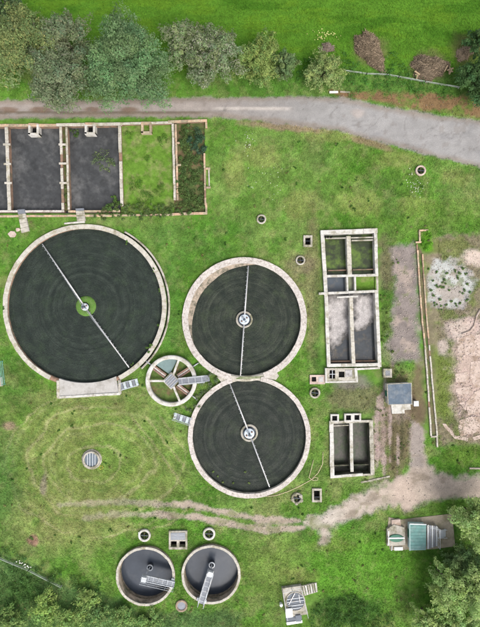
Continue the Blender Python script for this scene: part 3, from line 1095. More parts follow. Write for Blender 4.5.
for an in (70, 180, -67):
    MB().bar(polar(cw_, an, M_(6), zc - .13), polar(cw_, an, M_(21.8), zc - .13), 0.36, 0.24).build('spoke', WHITE, DC, bevel=0.03)
dk = []
for k in range(4):
    dk.append(polar(cw_, 0 + 90 * k, M_(8.6), 0)[:2])
MB().prism(dk, 0.0, zc - .10).build('centre_box', CONC, DC)
MB().prism([(cw_.x + (p[0] - cw_.x) * .86, cw_.y + (p[1] - cw_.y) * .86) for p in dk], zc - .11, zc - .05).build('centre_grating', GRATE, DC)
for k in range(5):
    o1 = -0.36 + 0.18 * k
    a = Vector(dk[1] + (zc - .01,)) * 1.0
    u = (Vector(dk[2]) - Vector(dk[1])) * 0.5
    p0 = Vector((dk[0][0] * (0.5 - o1) + dk[1][0] * (0.5 + o1), dk[0][1] * (0.5 - o1) + dk[1][1] * (0.5 + o1), zc - .03))
    p1 = Vector((dk[3][0] * (0.5 - o1) + dk[2][0] * (0.5 + o1), dk[3][1] * (0.5 - o1) + dk[2][1] * (0.5 + o1), zc - .03))
    e = (p1 - p0) * 0.08
    MB().bar(p0 + e, p1 - e, 0.07, 0.05).build('grating_bar', PINK if k in (1, 3) else GALV, DC)
for an in (143, 33, -37):                      # paired rusty channels with a pipe running on outside
    dv = polar(Vector((0, 0, 0)), an, 1, 0)
    sv = Vector((-dv.y, dv.x, 0))
    for sg in (-1, 1):
        MB().bar(polar(cw_, an, M_(7.5), .5) + sv * sg * 0.27, polar(cw_, an, M_(21.8), .5) + sv * sg * 0.27, 0.26, 0.3).build('feed_channel', RUST, DC, bevel=0.03)
    MB().bar(polar(cw_, an, M_(7.5), .46), polar(cw_, an, M_(21.8), .46), 0.22, 0.1).build('channel_strip', PINK, DC)
    MB().tube([polar(cw_, an, M_(25), .22), polar(cw_, an, M_(32), .2)], 0.11, 8).build('outlet_pipe', GALV, DC, True)
seg = [cw_[:2]] + [polar(cw_, a, M_(21.6), 0)[:2] for a in range(74, 140, 6)]
MB().prism([polar(cw_, 107, M_(6.5), 0)[:2]] + seg[1:], 0.05, 0.45).build('cover_plate', pmat('greenish_steel_plate', (0.13, 0.185, 0.18), 0.6, 0.2, 2.0, (0.09, 0.12, 0.115), 1.0, 0.4, 0.1, 14, 0.35, 0.2), DC)
# footbridge into the chamber
a, b = W(205, 378.6, 1.0), W(178.5, 381.3, 1.0)
FB = thing('footbridge', 'grey grated footbridge reaching the middle of the spoked chamber', 'walkway', (a.x, a.y, 0))
d = (b - a).normalized()
s = Vector((-d.y, d.x, 0)) * 0.5
MB().bar(a, b, 0.92, 0.06).build('deck', GRATE, FB)
for sg in (-1, 1):
    MB().bar(a + s * sg, b + s * sg, 0.09, 0.22).build('side_beam', GALV, FB)
    handrail(FB, [a + s * sg + Vector((0, 0, .1)), b + s * sg + Vector((0, 0, .1))], 1.0, 0.028)
for k in range(4):
    p = a + (b - a) * (0.12 + 0.25 * k)
    MB().bar(p - s, p + s, 0.08, 0.09).build('cross_bar', GALV, FB)
for sg in (-1, 1):
    MB().bar(a + s * sg * .9 - d * .0 + Vector((0, 0, -1.1)), a + s * sg * .9, 0.1, 0.1).build('leg', GALV, FB)
p0 = W(209.5, 378.2, 0.2)
for k in range(3):
    p = a + (p0 - a) * ((k + .5) / 3)
    MB().bar(p - s, p + s, 0.26, 0.05).build('tread', GRATE, FB)
for sg in (-1, 1):
    MB().bar(a + s * sg, Vector((p0.x, p0.y, -0.05)) + s * sg, 0.06, 0.14).build('stringer', GALV, FB)


# ---------------------------------------------------------------- old settling bays, upper left
def poly_part(parent, name, pts, z0, z1, mat, zw=None, bevel=0):
    return MB().prism([W(x, y, z1 if zw is None else zw)[:2] for x, y in pts], z0, z1).build(name, mat, parent, bevel=bevel)


zt = 0.25
p = W(100, 170, 0)
SB = thing('settling_bays', 'row of walled rectangular settling bays under the trees by the road', 'tank', (p.x, p.y, 0))
zf = -0.7
poly_part(SB, 'sludge', [(-60, 120), (62, 120), (62, 214), (-60, 214)], zf - .3, zf, SLUDGE)
poly_part(SB, 'sludge', [(62, 120), (120.5, 120), (120.5, 214), (62, 214)], zf - .3, zf + .02, SLUDGE)
poly_part(SB, 'overgrown_floor', [(120.5, 120), (174, 120), (174, 214), (120.5, 214)], -1.4, -0.3, pmat('overgrown_bay', (0.080, 0.155, 0.020), 0.95, 0.5, 1.6, (0.15, 0.17, 0.06), 0.5, 0.5, 0.9, 7, 0.1), 0)
poly_part(SB, 'overgrown_floor', [(174, 120), (206, 119), (206, 214), (174, 214)], -1.4, -0.3, pmat('scrubby_bay', (0.062, 0.085, 0.028), 0.95, 0.5, 1.2, (0.115, 0.082, 0.045), 0.5, 0.6, 0.9, 7, 0.1), 0)
wz = -1.3
wall_run(SB, (-62, 125.5), (56, 125), 2.6, zt, wz, BRICK, ORNG, length=1.3)
wall_run(SB, (56, 124.6), (122, 123.8), 3.0, zt + .01, wz, BRICK, COPE, length=1.4)
wall_run(SB, (122, 123.4), (172, 122.4), 2.3, zt, wz, BRICK, COPE, length=1.4)
wall_run(SB, (168, 121.6), (207, 120.2), 2.5, zt + .04, wz, BRICK, ORNG, length=1.2)
wall_run(SB, (6.2, 127), (9.2, 210), 3.3, zt, wz, BRICK, COPE, length=1.1)
wall_run(SB, (60.4, 126.5), (62.6, 209.5), 2.6, zt + .02, wz, BRICK, COPE, length=1.2)
wall_run(SB, (66.2, 126.5), (68.6, 209.5), 2.1, zt, wz, BRICK, COPE, length=1.5)
wall_run(SB, (119.3, 125.5), (121.8, 206), 3.1, zt + .01, wz, BRICK, COPE, length=1.6)
wall_run(SB, (172.6, 123.5), (174.8, 200), 2.3, zt + .02, wz, BRICK, COPE, length=1.3)
wall_run(SB, (175.6, 124), (177.6, 200), 2.0, zt - .03, wz, BRICK, ORNG, length=1.2)
wall_run(SB, (206.2, 122), (206.4, 128), 2.1, zt + .05, wz, BRICK, ORNG, length=1.0)
wall_run(SB, (204.4, 153), (205.3, 205), 1.8, zt, wz, BRICK, ORNG, length=1.2)
wall_run(SB, (206, 203), (206.4, 214), 2.0, zt - .02, wz, BRICK, ORNG, length=1.0)
wall_run(SB, (-62, 211.4), (64, 211.2), 2.1, zt - .03, wz, BRICK, PINK, length=1.2)
wall_run(SB, (-62, 216.6), (120, 215.4), 2.1, zt - .05, wz, BRICK, ORNG, length=1.3)
wall_run(SB, (68, 211.2), (120, 211.0), 2.1, zt - .08, wz, BRICK, ORNG, length=1.3, skip=0.25)
wall_run(SB, (120, 215.4), (174, 214.6), 1.8, zt - .12, wz, BRICK, ORNG, length=1.3, skip=0.2)
wall_run(SB, (172, 214.2), (207, 213), 2.5, zt, wz, BRICK, ORNG, length=1.3)
MB().prism([W(-60, 213, 0)[:2], W(120, 212.5, 0)[:2], W(120, 215, 0)[:2], W(-60, 216, 0)[:2]], -0.9, -0.35).build('channel_bed', pmat('grey_channel_bed', (0.17, 0.16, 0.155), 0.9, 0.35, 2.0, (0.06, 0.085, 0.025), 0.8, 0.5, 0.4, 8, 0.2), SB)
MB().prism([W(62, 126, 0)[:2], W(66, 126, 0)[:2], W(68, 210, 0)[:2], W(64, 210, 0)[:2]], -0.9, -0.15).build('channel_bed', SOIL, SB)
# cross brackets on the dividing walls
for x, y in ((6.8, 144.5), (7.5, 164), (8.2, 183), (62.2, 144.5), (62.6, 163.5), (63.2, 183)):
    q = W(x, y, zt)
    MB().bar(q + Vector((-0.62, 0, .02)), q + Vector((0.62, 0, .02)), 0.34, 0.13).build('bracket', COPE, SB, bevel=0.03)
for x, y in ((177, 143), (178.3, 165), (207.6, 168.6), (208, 187.6)):
    q = W(x, y, zt)
    MB().bar(q + Vector((-0.3, 0, .02)), q + Vector((0.45, 0, .02)), 0.34, 0.13).build('bracket', ORNG, SB, bevel=0.03)
# inlet boxes
for (x, y, mt) in ((33.6, 129.5, WHITE), (90, 128.8, WHITE), (146.4, 128, ORNG)):
    for (x0, y0, x1, y1) in ((-5.3, -5, -3.1, 5.2), (3.1, -5, 5.3, 5.2), (-5.3, 3.4, 5.3, 5.6)):
        poly_part(SB, 'inlet_box_wall', [(x + x0, y + y0), (x + x1, y + y0), (x + x1, y + y1), (x + x0, y + y1)], -1.2, zt + .08 + 0.004 * (x0 + 6), mt, zt, 0.02)
    poly_part(SB, 'inlet_floor', [(x - 3.2, y - 5), (x + 3.2, y - 5), (x + 3.2, y + 3.5), (x - 3.2, y + 3.5)], -1.0, -0.45, BLACK, 0)  # black floor stands in for the deep shade of the inlet
    poly_part(SB, 'inlet_lintel', [(x - 5, y - 6.2), (x + 5, y - 6.2), (x + 5, y - 4.0), (x - 5, y - 4.0)], -0.2, zt + .1, ORNG, zt, 0.02)
# slabs bridging the channel
for (pts, lab) in (([(17.2, 209.5), (24.5, 209), (29.2, 231), (21.5, 233)], 'long pale concrete plank leading out from the settling bays toward the largest filter'),
                   ([(75.5, 208.5), (83.6, 208), (85.5, 220.5), (77.0, 221)], 'short pale concrete slab over the channel above the largest filter')):
    q = W(*pts[0], 0)
    t = thing('concrete_walkway', lab, 'walkway', (q.x, q.y, 0))
    n = 5
    for i in range(n):
        A = [(pts[0][0] + (pts[3][0] - pts[0][0]) * k / n, pts[0][1] + (pts[3][1] - pts[0][1]) * k / n) for k in (i + .03, i + .97)]
        B = [(pts[1][0] + (pts[2][0] - pts[1][0]) * k / n, pts[1][1] + (pts[2][1] - pts[1][1]) * k / n) for k in (i + .03, i + .97)]
        poly_part(t, 'slab', [A[0], B[0], B[1], A[1]], -0.15, 0.36 - 0.012 * random.random(), CONC if i else GRATE, 0.3, 0.02)
tag(poly_part(None, 'concrete_strip', [(64, 222.8), (84.5, 220.6), (84.8, 222.8), (64, 224.3)], -0.1, 0.2, WHITE, 0.2, 0.02), 'narrow pale concrete strip lying against the top of the largest filter', 'kerb')
for i, (x, y, s_) in enumerate(((13, 234, 5.0), (18, 229.5, 3.2))):
    pts = [(x + s_ * math.cos(k * 1.05) * random.uniform(.6, 1.1), y + s_ * .8 * math.sin(k * 1.05) * random.uniform(.6, 1.1)) for k in range(6)]
    tag(poly_part(None, 'concrete_rubble', pts, -0.1, 0.16, SLAB, 0, 0.05), ('larger broken concrete lump left of the long pale plank' if i == 0 else 'smaller broken concrete lump touching the long pale plank'), 'rubble')

# ---------------------------------------------------------------- tall four-bay tank right of the filters
zt = 0.5
p = W(350, 300, 0)
RT = thing('settling_tank', 'long white-walled rectangular tank of several bays right of the touching filters', 'tank', (p.x, p.y, 0))
FL = -1.5
poly_part(RT, 'algae_water', [(325, 234), (350, 233), (350, 276), (325, 277)], FL, -0.75, ALGAE, 0)
poly_part(RT, 'algae_water', [(350, 233), (377, 232), (377, 276), (350, 276)], FL, -0.73, ALGAE, 0)
poly_part(RT, 'still_water', [(325, 276), (347, 276), (347, 293), (325, 293)], FL, -0.7, BWATER, 0)
poly_part(RT, 'channel_floor', [(347, 276), (355, 276), (355, 293), (347, 293)], FL, -0.4, pmat('mossy_channel', (0.17, 0.18, 0.12), 0.9, 0.4, 2.0, (0.07, 0.11, 0.03), 1.0, 0.55, 0.4, 9, 0.15), 0)
poly_part(RT, 'grassy_floor', [(355, 275), (378, 275), (378, 292), (355, 292)], FL, -0.3, MATS['overgrown_bay'], 0)
poly_part(RT, 'bottom_water', [(326, 292), (352, 292), (352, 367), (327, 367)], FL - .6, -0.95, pmat('dark_pool', (0.030, 0.034, 0.038), 0.15, 0.4, 1.0, (0.085, 0.07, 0.05), 0.6, 0.4, 0.03, 3, 0.5), 0)
poly_part(RT, 'bottom_water', [(352, 292), (379, 291), (379, 366), (352, 366)], FL - .6, -0.93, MATS['dark_pool'], 0)


def crust(parent, outline, z, name='dried_sludge'):
    """uneven pale crust lying on the water"""
    P = [W(x, y, 0)[:2] for x, y in outline]
    xs = [q[0] for q in P]
    ys = [q[1] for q in P]
    g = 0.11
    gx, gy = np.meshgrid(np.arange(min(xs) - .2, max(xs) + .2, g), np.arange(min(ys) - .2, max(ys) + .2, g))
    d = -sd_poly([tuple(q) for q in P], gx, gy) + (fbm(gx, gy, 1.2, 4) - 0.5) * 2.2
    zz = z - 0.10 + np.clip(d, -0.3, 0.6) * 0.22 + (fbm(gx, gy, 0.6, 7) - 0.5) * 0.12
    i = np.arange(gx.size).reshape(gx.shape)
    f = np.stack([i[:-1, :-1], i[:-1, 1:], i[1:, 1:], i[1:, :-1]], -1)
    w_ = np.clip(sstep(-0.3, 1.5, d) * (0.65 + 0.7 * fbm(gx * 2.5, gy * .7, 0.8, 17)), 0, 1)[..., None]
    cc = (np.array((0.052, 0.050, 0.047)) * (1 - w_) + np.array((0.335, 0.312, 0.30)) * w_).reshape(-1, 3)
    keep = (d[:-1, :-1] > -0.25) & (sd_poly([tuple(q) for q in P], gx, gy)[:-1, :-1] < 0.9)
    return npmesh(name, np.stack([gx, gy, zz], -1).reshape(-1, 3), f[keep], SCUM, cc, parent, True)


crust(RT, [(325, 294), (352, 293), (352, 330), (347, 338), (341, 347), (333, 349), (326, 346)], -0.84)
crust(RT, [(352, 293), (379, 292), (379, 314), (374, 324), (367, 331), (358, 331), (352, 327)], -0.82)
crust(RT, [(330, 352), (336, 352), (340, 359), (331, 362)], -0.88)
wz = -1.9
wall_run(RT, (320.6, 232.6), (377.6, 230.6), 4.6, zt + .02, wz, WHITE, WHITE, length=2.2, skip=0)
wall_run(RT, (322.6, 235), (326.2, 296), 3.7, zt, wz, WHITE, WHITE, length=2.0, skip=0)
wall_run(RT, (326.2, 296), (328.8, 367), 3.5, zt - .01, wz, WHITE, WHITE, length=2.0, skip=0)
wall_run(RT, (375.6, 232.5), (377.0, 276), 3.2, zt, wz, WHITE, WHITE, length=2.2, skip=0)
wall_run(RT, (376.6, 291), (379.8, 367), 3.5, zt, wz, WHITE, WHITE, length=2.2, skip=0)
wall_run(RT, (377.2, 276), (377.4, 291), 2.2, 0.02, wz, CONC, CONC, length=2.0, skip=0)
wall_run(RT, (324.4, 276), (378, 275), 2.4, zt - .05, wz, WHITE, WHITE, length=2.0, skip=0)
wall_run(RT, (319, 293.6), (378, 291), 2.5, zt + .05, wz, WHITE, WHITE, length=2.4, skip=0)
wall_run(RT, (348.6, 236), (350.0, 274.5), 4.4, zt - .02, wz, WHITE, COPE, length=1.6, skip=0)
wall_run(RT, (347.2, 276.5), (347.6, 292), 1.9, zt - .1, wz, WHITE, WHITE, length=2.0, skip=0)
wall_run(RT, (355.0, 276), (355.4, 291), 1.9, zt - .1, wz, WHITE, WHITE, length=2.0, skip=0)
wall_run(RT, (351.0, 297), (353.6, 364), 3.6, zt - .03, wz, WHITE, COPE, length=1.8, skip=0)
wall_run(RT, (328, 365.4), (380.5, 364.6), 3.2, zt + .01, wz, WHITE, WHITE, length=2.2, skip=0)
wall_run(RT, (330, 361.6), (377, 361.0), 1.6, -0.2, wz, BRICK, BRICK, cope=False, name='baffle')
wall_run(RT, (337, 297.3), (358, 296.4), 1.8, zt + .12, 0.1, WHITE, WHITE, cope=False, name='weir_beam')
wall_run(RT, (326, 238.4), (374.5, 237.2), 1.3, zt - .2, 0.0, CONC, CONC, cope=False, name='weir_beam')
wall_run(RT, (352, 240.4), (374.5, 239.8), 1.3, zt - .3, -0.3, CONC, CONC, cope=False, name='weir_beam')
wall_run(RT, (328, 270.6), (347, 270.0), 1.2, zt - .7, -0.9, BRICK, BRICK, cope=False, name='scum_board')
wall_run(RT, (353, 269.8), (375.5, 269.2), 1.2, zt - .7, -0.9, BRICK, BRICK, cope=False, name='scum_board')
for x in (324.6, 327.4, 330.4):
    poly_part(RT, 'valve_block', [(x, 235.8), (x + 1.8, 235.7), (x + 1.8, 237.7), (x, 237.8)], 0.2, 0.68, BLACK, .6)
# outlet chambers at its foot
p = W(342, 376, 0)
OC = thing('outlet_chamber', 'pale concrete outlet chamber with two dark openings at the long tank foot', 'chamber', (p.x, p.y, 0))


def framed(parent, x0, y0, x1, y1, openings, z1, z0=0.04, mat=WHITE, name='slab_frame', void=BLACK, wname='opening'):
    """slab with real square openings: only the faces that show are made"""
    xs = sorted({x0, x1, *[o[0] for o in openings], *[o[2] for o in openings]})
    ys = sorted({y0, y1, *[o[1] for o in openings], *[o[3] for o in openings]})
    solid = lambda i, j: 0 <= i < len(xs) - 1 and 0 <= j < len(ys) - 1 and not any(
        o[0] <= (xs[i] + xs[i + 1]) / 2 <= o[2] and o[1] <= (ys[j] + ys[j + 1]) / 2 <= o[3] for o in openings)
    mb = MB()
    q = lambda x, y, z: (W(x, y, z1).x, W(x, y, z1).y, z)
    for i in range(len(xs) - 1):
        for j in range(len(ys) - 1):
            if not solid(i, j):
                continue
            a, b, c, d = (xs[i], ys[j]), (xs[i + 1], ys[j]), (xs[i + 1], ys[j + 1]), (xs[i], ys[j + 1])
            mb.add([q(*d, z1), q(*c, z1), q(*b, z1), q(*a, z1)], [[0, 1, 2, 3]])
            for (di, dj, u, v_) in ((0, -1, a, b), (1, 0, b, c), (0, 1, c, d), (-1, 0, d, a)):
                if not solid(i + di, j + dj):
                    mb.add([q(*u, z1), q(*v_, z1), q(*v_, z0), q(*u, z0)], [[0, 1, 2, 3]])
    mb.build(name, mat, parent)
    for o in openings:
        poly_part(parent, wname, [(o[0] - .2, o[1] - .2), (o[2] + .2, o[1] - .2), (o[2] + .2, o[3] + .2), (o[0] - .2, o[3] + .2)], z0 - .3, z0 + .05, void, z1)  # black plate stands in for the dark depth of each opening


framed(OC, 326.5, 368.2, 356.5, 382.5, [(329.6, 370.2, 335.2, 378.6), (338.8, 371.6, 344.6, 377.4), (345.8, 370.6, 351.6, 376.4)], 0.42, mat=CONC)
MB().bar(W(332.4, 370, .5), W(332.4, 378.8, .5), 0.08, 0.06).build('bar', GALV, OC)
MB().bar(W(329.4, 374.2, .52), W(335.4, 374.2, .52), 0.08, 0.06).build('bar', GALV, OC)
poly_part(OC, 'cover_plate', [(345.4, 370), (352.2, 370), (352.2, 376.8), (345.4, 376.8)], 0.425, 0.50, CRUST, .45)
wall_run(OC, (326, 368.2), (326.2, 383), 1.8, 0.55, -.1, WHITE, WHITE, cope=False, name='kerb')
wall_run(OC, (355.8, 368), (356.8, 381), 3.0, 0.5, -.1, WHITE, WHITE, cope=False, name='kerb')
wall_run(OC, (325.5, 382.3), (358, 381.6), 1.8, 0.47, -.1, WHITE, WHITE, cope=False, name='kerb')
wall_run(OC, (357, 369.2), (380, 368), 2.2, 0.44, -.1, WHITE, WHITE, cope=False, name='kerb')
p = W(318, 379, 0)
t = thing('inspection_chamber', 'low pinkish chamber with one square opening left of the outlet chamber', 'chamber', (p.x, p.y, 0))
framed(t, 309.8, 375, 325, 384.2, [(311.8, 377, 316.2, 381.6)], 0.3, mat=SLAB)
poly_part(t, 'cover_plate', [(318.6, 377), (323.4, 376.6), (323.4, 382), (318.6, 382)], 0.28, 0.335, CRUST, .3)
p = W(388, 373, 0)
t = thing('vent_box', 'small square grey vent box above the blue-roofed hut', 'vent', (p.x, p.y, 0))
framed(t, 383.6, 368.8, 392, 377.6, [(385.4, 370.6, 390.2, 375.8)], 0.55, mat=CONC, void=GRATE)
for k in range(4):
    MB().bar(W(386.0 + k * 1.2, 370.4, .5), W(386.0 + k * 1.2, 376, .5), 0.07, 0.05).build('slat', GALV, t)

# ---------------------------------------------------------------- small two-bay tank
zt = 0.4
p = W(352, 450, 0)
ST = thing('two_bay_tank', 'small two-bay tank of dark weedy water with three square openings on top', 'tank', (p.x, p.y, 0))
WEEDW = pmat('weedy_dark_water', (0.050, 0.045, 0.036), 0.5, 0.6, 2.5, (0.028, 0.042, 0.016), 0.8, 0.6, 0.3, 7, 0.3)
poly_part(ST, 'weedy_water', [(331, 421), (352, 421), (352, 478), (331, 478)], -1.9, -1.3, WEEDW, 0)
poly_part(ST, 'weedy_water', [(352, 420), (373, 420), (373, 478), (352, 478)], -1.9, -1.28, WEEDW, 0)
wz = -1.7
wall_run(ST, (331.4, 421), (332.4, 478), 4.0, zt, wz, DARKW, WHITE, length=2.0, skip=0)
wall_run(ST, (371.0, 420), (372.6, 475), 4.0, zt - .02, wz, DARKW, CONC, length=1.4, skip=0)
wall_run(ST, (351.0, 423), (352.0, 472), 3.2, zt - .03, wz, DARKW, WHITE, length=2.0, skip=0)
wall_run(ST, (330, 422.6), (371, 421.2), 2.6, zt + .02, wz, DARKW, CONC, length=1.5, skip=0)
wall_run(ST, (330.5, 477), (363, 474.6), 2.8, zt - .01, wz, DARKW, WHITE, length=2.0, skip=0)
wall_run(ST, (363, 475.0), (373, 474.6), 2.2, zt - .25, wz, DARKW, CONC, length=1.2, skip=0)
wall_run(ST, (334, 465.6), (370, 464.6), 1.3, -0.35, wz, DARKW, DARKW, cope=False, name='scum_board')
wall_run(ST, (333, 426), (350, 425.2), 1.1, 0.1, -.2, CONC, CONC, cope=False, name='weir_beam')
for x, y in ((334.8, 418.4), (348.6, 417.8), (357.0, 417.6)):
    framed(ST, x - 4.2, y - 4.0, x + 4.2, y + 4.0, [(x - 2.5, y - 2.5, x + 2.5, y + 2.5)], zt + .06, name='opening_frame')
wall_run(ST, (361, 482.5), (390, 476.5), 1.8, 0.12, -.1, CONC, CONC, cope=True, name='kerb', length=1.2, skip=0.1)

# ---------------------------------------------------------------- blue-roofed hut
zr = 1.35
p = W(398, 392, 0)
K1 = thing('hut', 'small square hut with a flat blue-grey roof beside the long tank', 'hut', (p.x, p.y, 0))
corn = [(384.6, 383.2), (411.2, 382.2), (411.6, 404.6), (388.6, 405.4)]
P = [W(x, y, zr) for x, y in ((387.4, 384.4), (410.6, 383.4), (411.2, 403.6), (388.4, 404.2))]
ctr = sum(P, Vector()) / 4
MB().prism([q[:2] for q in P], -0.1, zr).build('wall', WHITE, K1)
rp = [ctr + (q - ctr) * 1.07 for q in P]
roof = MB().prism([q[:2] for q in rp], zr, zr + .14).build('roof', CONC, K1)
ip = [ctr + (q - ctr) * 1.0 for q in P]
MB().prism([q[:2] for q in ip], zr + .13, zr + .165).build('felt', ROOFB, roof)
for k in (0.33, 0.66):
    a = ip[0] + (ip[1] - ip[0]) * k
    b = ip[3] + (ip[2] - ip[3]) * k
    MB().bar(Vector((a.x, a.y, zr + .168)), Vector((b.x, b.y, zr + .168)), 0.05, 0.016).build('felt_seam', MATS['blue_grey_felt_roof'], roof)
A, B = P[3], P[0]
dm = A + (B - A) * .5
dn = Vector((B.y - A.y, A.x - B.x, 0)).normalized()
dn = -dn if (ctr - dm).dot(dn) > 0 else dn
dd = (B - A).normalized()
o = MB().bar(Vector((dm.x, dm.y, .05)) + dn * .03, Vector((dm.x, dm.y, 2.0)) + dn * .03, 0.05, 0.95)
o = MB().prism([(dm + dd * .48 + dn * .05)[:2], (dm - dd * .48 + dn * .05)[:2], (dm - dd * .48 - dn * .02)[:2], (dm + dd * .48 - dn * .02)[:2]], 0.02, 1.25).build('door', GREENP, K1)
MB().bar((dm + dn * .09 + dd * .36) * 1 + Vector((0, 0, 1.0 - dm.z)), (dm + dn * .09 + dd * .2) * 1 + Vector((0, 0, 1.0 - dm.z)), .03, .03).build('handle', GALV, o)
poly_part(K1, 'doorstep', [(391, 404.6), (410.5, 404), (411, 409.5), (404.5, 410), (404.8, 413.4), (392.2, 413.8)], -0.1, 0.2, WHITE, 0.2, 0.03)
p = W(416, 403.5, 0)
CB = thing('meter_cabinet', 'tiny grey cabinet beside the blue-roofed hut', 'cabinet', (p.x, p.y, 0))
poly_part(CB, 'body', [(414.0, 401.5), (418.2, 401.2), (418.4, 405.8), (414.2, 406)], -0.05, 0.8, CONC, .8, 0.02)
poly_part(CB, 'lid', [(413.7, 401.2), (418.5, 400.9), (418.7, 406.1), (413.9, 406.3)], 0.8, 0.86, GALV, .8)

# ---------------------------------------------------------------- two deep round tanks at the bottom
def deep_tank(label, c_, r, bridge, blabel, well):
    z = 0.6
    c = W(*c_, z)
    t = thing('round_tank', label, 'tank', (c.x, c.y, 0), 'deep round tanks')
    R = M_(r, z)
    r0 = R - M_(2.5)
    MB().ring(c, r0 + 0.02, R - 0.04, -3.6, z - .13, 96).build('tank_wall', pmat('stained_tank_wall', (0.20, 0.165, 0.125), 0.85, 0.45, 2.0, (0.075, 0.07, 0.05), 0.7, 0.55, 0.5, 8, 0.2), t, True)
    coping_ring(t, c, r0, R, z, 44, COPE, 0.14)
    zw = -1.35
    MB().disc(c, r0 + 0.06, zw - .3, zw, 64).build('water', WATER, t)
    # brick ledge inside
    MB().ring(c, r0 - 0.08, r0 + .03, -0.75, -0.6, 96).build('ledge', pmat('stained_brick', (0.15, 0.12, 0.085), 0.9, 0.5, 3.0, (0.05, 0.055, 0.03), 1.0, 0.5, 0.5, 10, 0.2), t, True)
    # bridge
    a, b = W(*bridge[0], .95), W(*bridge[1], .95)
    g = thing('scraper_bridge', blabel, 'bridge', (b.x, b.y, 0), 'scraper bridges')
    d = (b - a).normalized()
    s = Vector((-d.y, d.x, 0)) * 0.48
    up = Vector((0, 0, 1))
    MB().bar(a, b, 0.9, 0.06).build('deck', GRATE, g)
    for sg in (-1, 1):
        MB().bar(a + s * sg, b + s * sg, 0.1, 0.3).build('side_beam', GALV, g)
        handrail(g, [a + s * sg + up * .15, b + s * sg + up * .15], 1.0, 0.032)
    for k in range(7):
        p_ = a + (b - a) * ((k + .5) / 7)
        MB().bar(p_ - s, p_ + s, 0.08, 0.075).build('cross_bar', GALV, g)
    e = b - d * .2
    MB().prism([(e + s * 1.7)[:2], (e - s * 1.7)[:2], (e - s * 1.7 - d * .5)[:2], (e + s * 1.7 - d * .5)[:2]], 0.55, 0.86).build('end_carriage', GALV, g)
    for sg in (-1, 1):
        q = e + s * sg * 1.35 - d * .25
        MB().tube([Vector((q.x, q.y, .72)) - d * .09, Vector((q.x, q.y, .72)) + d * .09], 0.14, 14).build('wheel', DSTEEL, g)
    m = a + d * .5
    MB().prism([(m + s * .8 - d * .4)[:2], (m - s * .8 - d * .4)[:2], (m - s * .8 + d * .4)[:2], (m + s * .8 + d * .4)[:2]], 1.0, 1.55).build('motor_box', pmat('pale_grey_box', (0.45, 0.47, 0.48), 0.6, 0.15, 2.0, None, 1, 0, 0.05, 10, 0.3), g)
    # centre column the bridge bears on
    w = W(*well, 0.0)
    MB().lathe(w, [(0.5, -3.4), (0.5, -0.75), (0.42, -0.75), (0.42, -1.1), (0.01, -1.1)], 24).build('centre_column', DSTEEL, t)
    MB().ring(w, 0.36, 0.54, -0.75, -0.62, 24).build('column_rim', GALV, t, True)
    MB().bar(Vector((w.x, w.y, -0.9)), Vector((a.x + d.x * .4, a.y + d.y * .4, .9)), 0.2, 0.2).build('drive_post', GALV, g)
    return t


deep_tank('left-hand deep round tank with a bridge pointing right, between grass and thicket', (145.3, 576.7), 29.6, ((141.5, 577.2), (174.5, 584.6)),
          'short grey bridge over the left-hand deep round tank', (149, 570))
deep_tank('right-hand deep round tank with a bridge pointing down over its rim', (211, 575), 29.6, ((211.2, 569.5), (200.8, 603.5)),
          'long narrow grey bridge over the right-hand deep round tank', (211.5, 567.5))

# ---------------------------------------------------------------- chambers and manholes
def sq_chamber(label, x, y, w, h, opens, mat, z1=0.3, name='inspection_chamber', deep=-0.7):
    p = W(x, y, 0)
    t = thing(name, label, 'chamber', (p.x, p.y, 0), 'inspection chambers')
    framed(t, x - w / 2, y - h / 2, x + w / 2, y + h / 2, [(x + a, y + b, x + c, y + d) for a, b, c, d in opens], z1, deep, mat)
    return t


t = sq_chamber('small square concrete chamber beside the long tank upper left corner', 308, 241, 9, 11.5, [(-2.7, -3.7, 2.7, 3.7)], CONC)
MB().bar(W(305.5, 241, .2), W(310.5, 241, .2), 0.06, 0.05).build('rung', DSTEEL, t)
t = sq_chamber('oblong concrete chamber with dark opening just above the dirt track', 317, 495.5, 9.6, 13.6, [(-3.0, -4.8, 3.0, 4.8)], CONC)
MB().bar(W(313.8, 497, .2), W(320.2, 497, .2), 0.06, 0.05).build('rung', DSTEEL, t)
t = sq_chamber('concrete box with a grey plate and two dark openings between the deep tanks', 178, 540.3, 18.4, 18.4, [(-7.4, 1.0, -1.3, 7.0), (1.3, 1.0, 7.4, 7.0)], CONC, 0.35)
poly_part(t, 'cover_plate', [(170.8, 532.8), (185.2, 532.6), (185.2, 539.6), (170.8, 539.8)], 0.34, 0.40, GRATE, .35)
for k in range(4):
    MB().bar(W(171.2, 534 + k * 1.55, .41), W(184.8, 533.9 + k * 1.55, .41), 0.05, 0.03).build('plate_rib', GALV, t)


def manhole(label, x, y, r, mat=CONC, cover='open', z1=0.3, name='manhole'):
    p = W(x, y, z1)
    t = thing(name, label, 'manhole', (p.x, p.y, 0), 'round manholes')
    R = M_(r)
    ri = R * 0.68
    MB().lathe(p, [(R, -0.15), (R, z1 - .03), (R - .03, z1), (ri + .03, z1), (ri, z1 - .03), (ri, -0.15)], 28, closed=True).build('chamber_ring', mat, t, True)
    MB().disc(p, ri + .02, -0.12, 0.05 if cover == 'open' else z1 - .1, 24).build('cover', BLACK if cover == 'open' else GRATE, t)  # open ones get a black disc in place of the shaded depth
    if cover == 'open':
        MB().bar(p + Vector((-ri, 0.05, -.1)), p + Vector((ri, -.05, -.1)), 0.1, 0.06).build('cross_bar', DSTEEL, t)
        MB().bar(p + Vector((0.05, -ri, -.13)), p + Vector((-.05, ri, -.13)), 0.08, 0.05).build('cross_bar', SOIL, t)
    return t


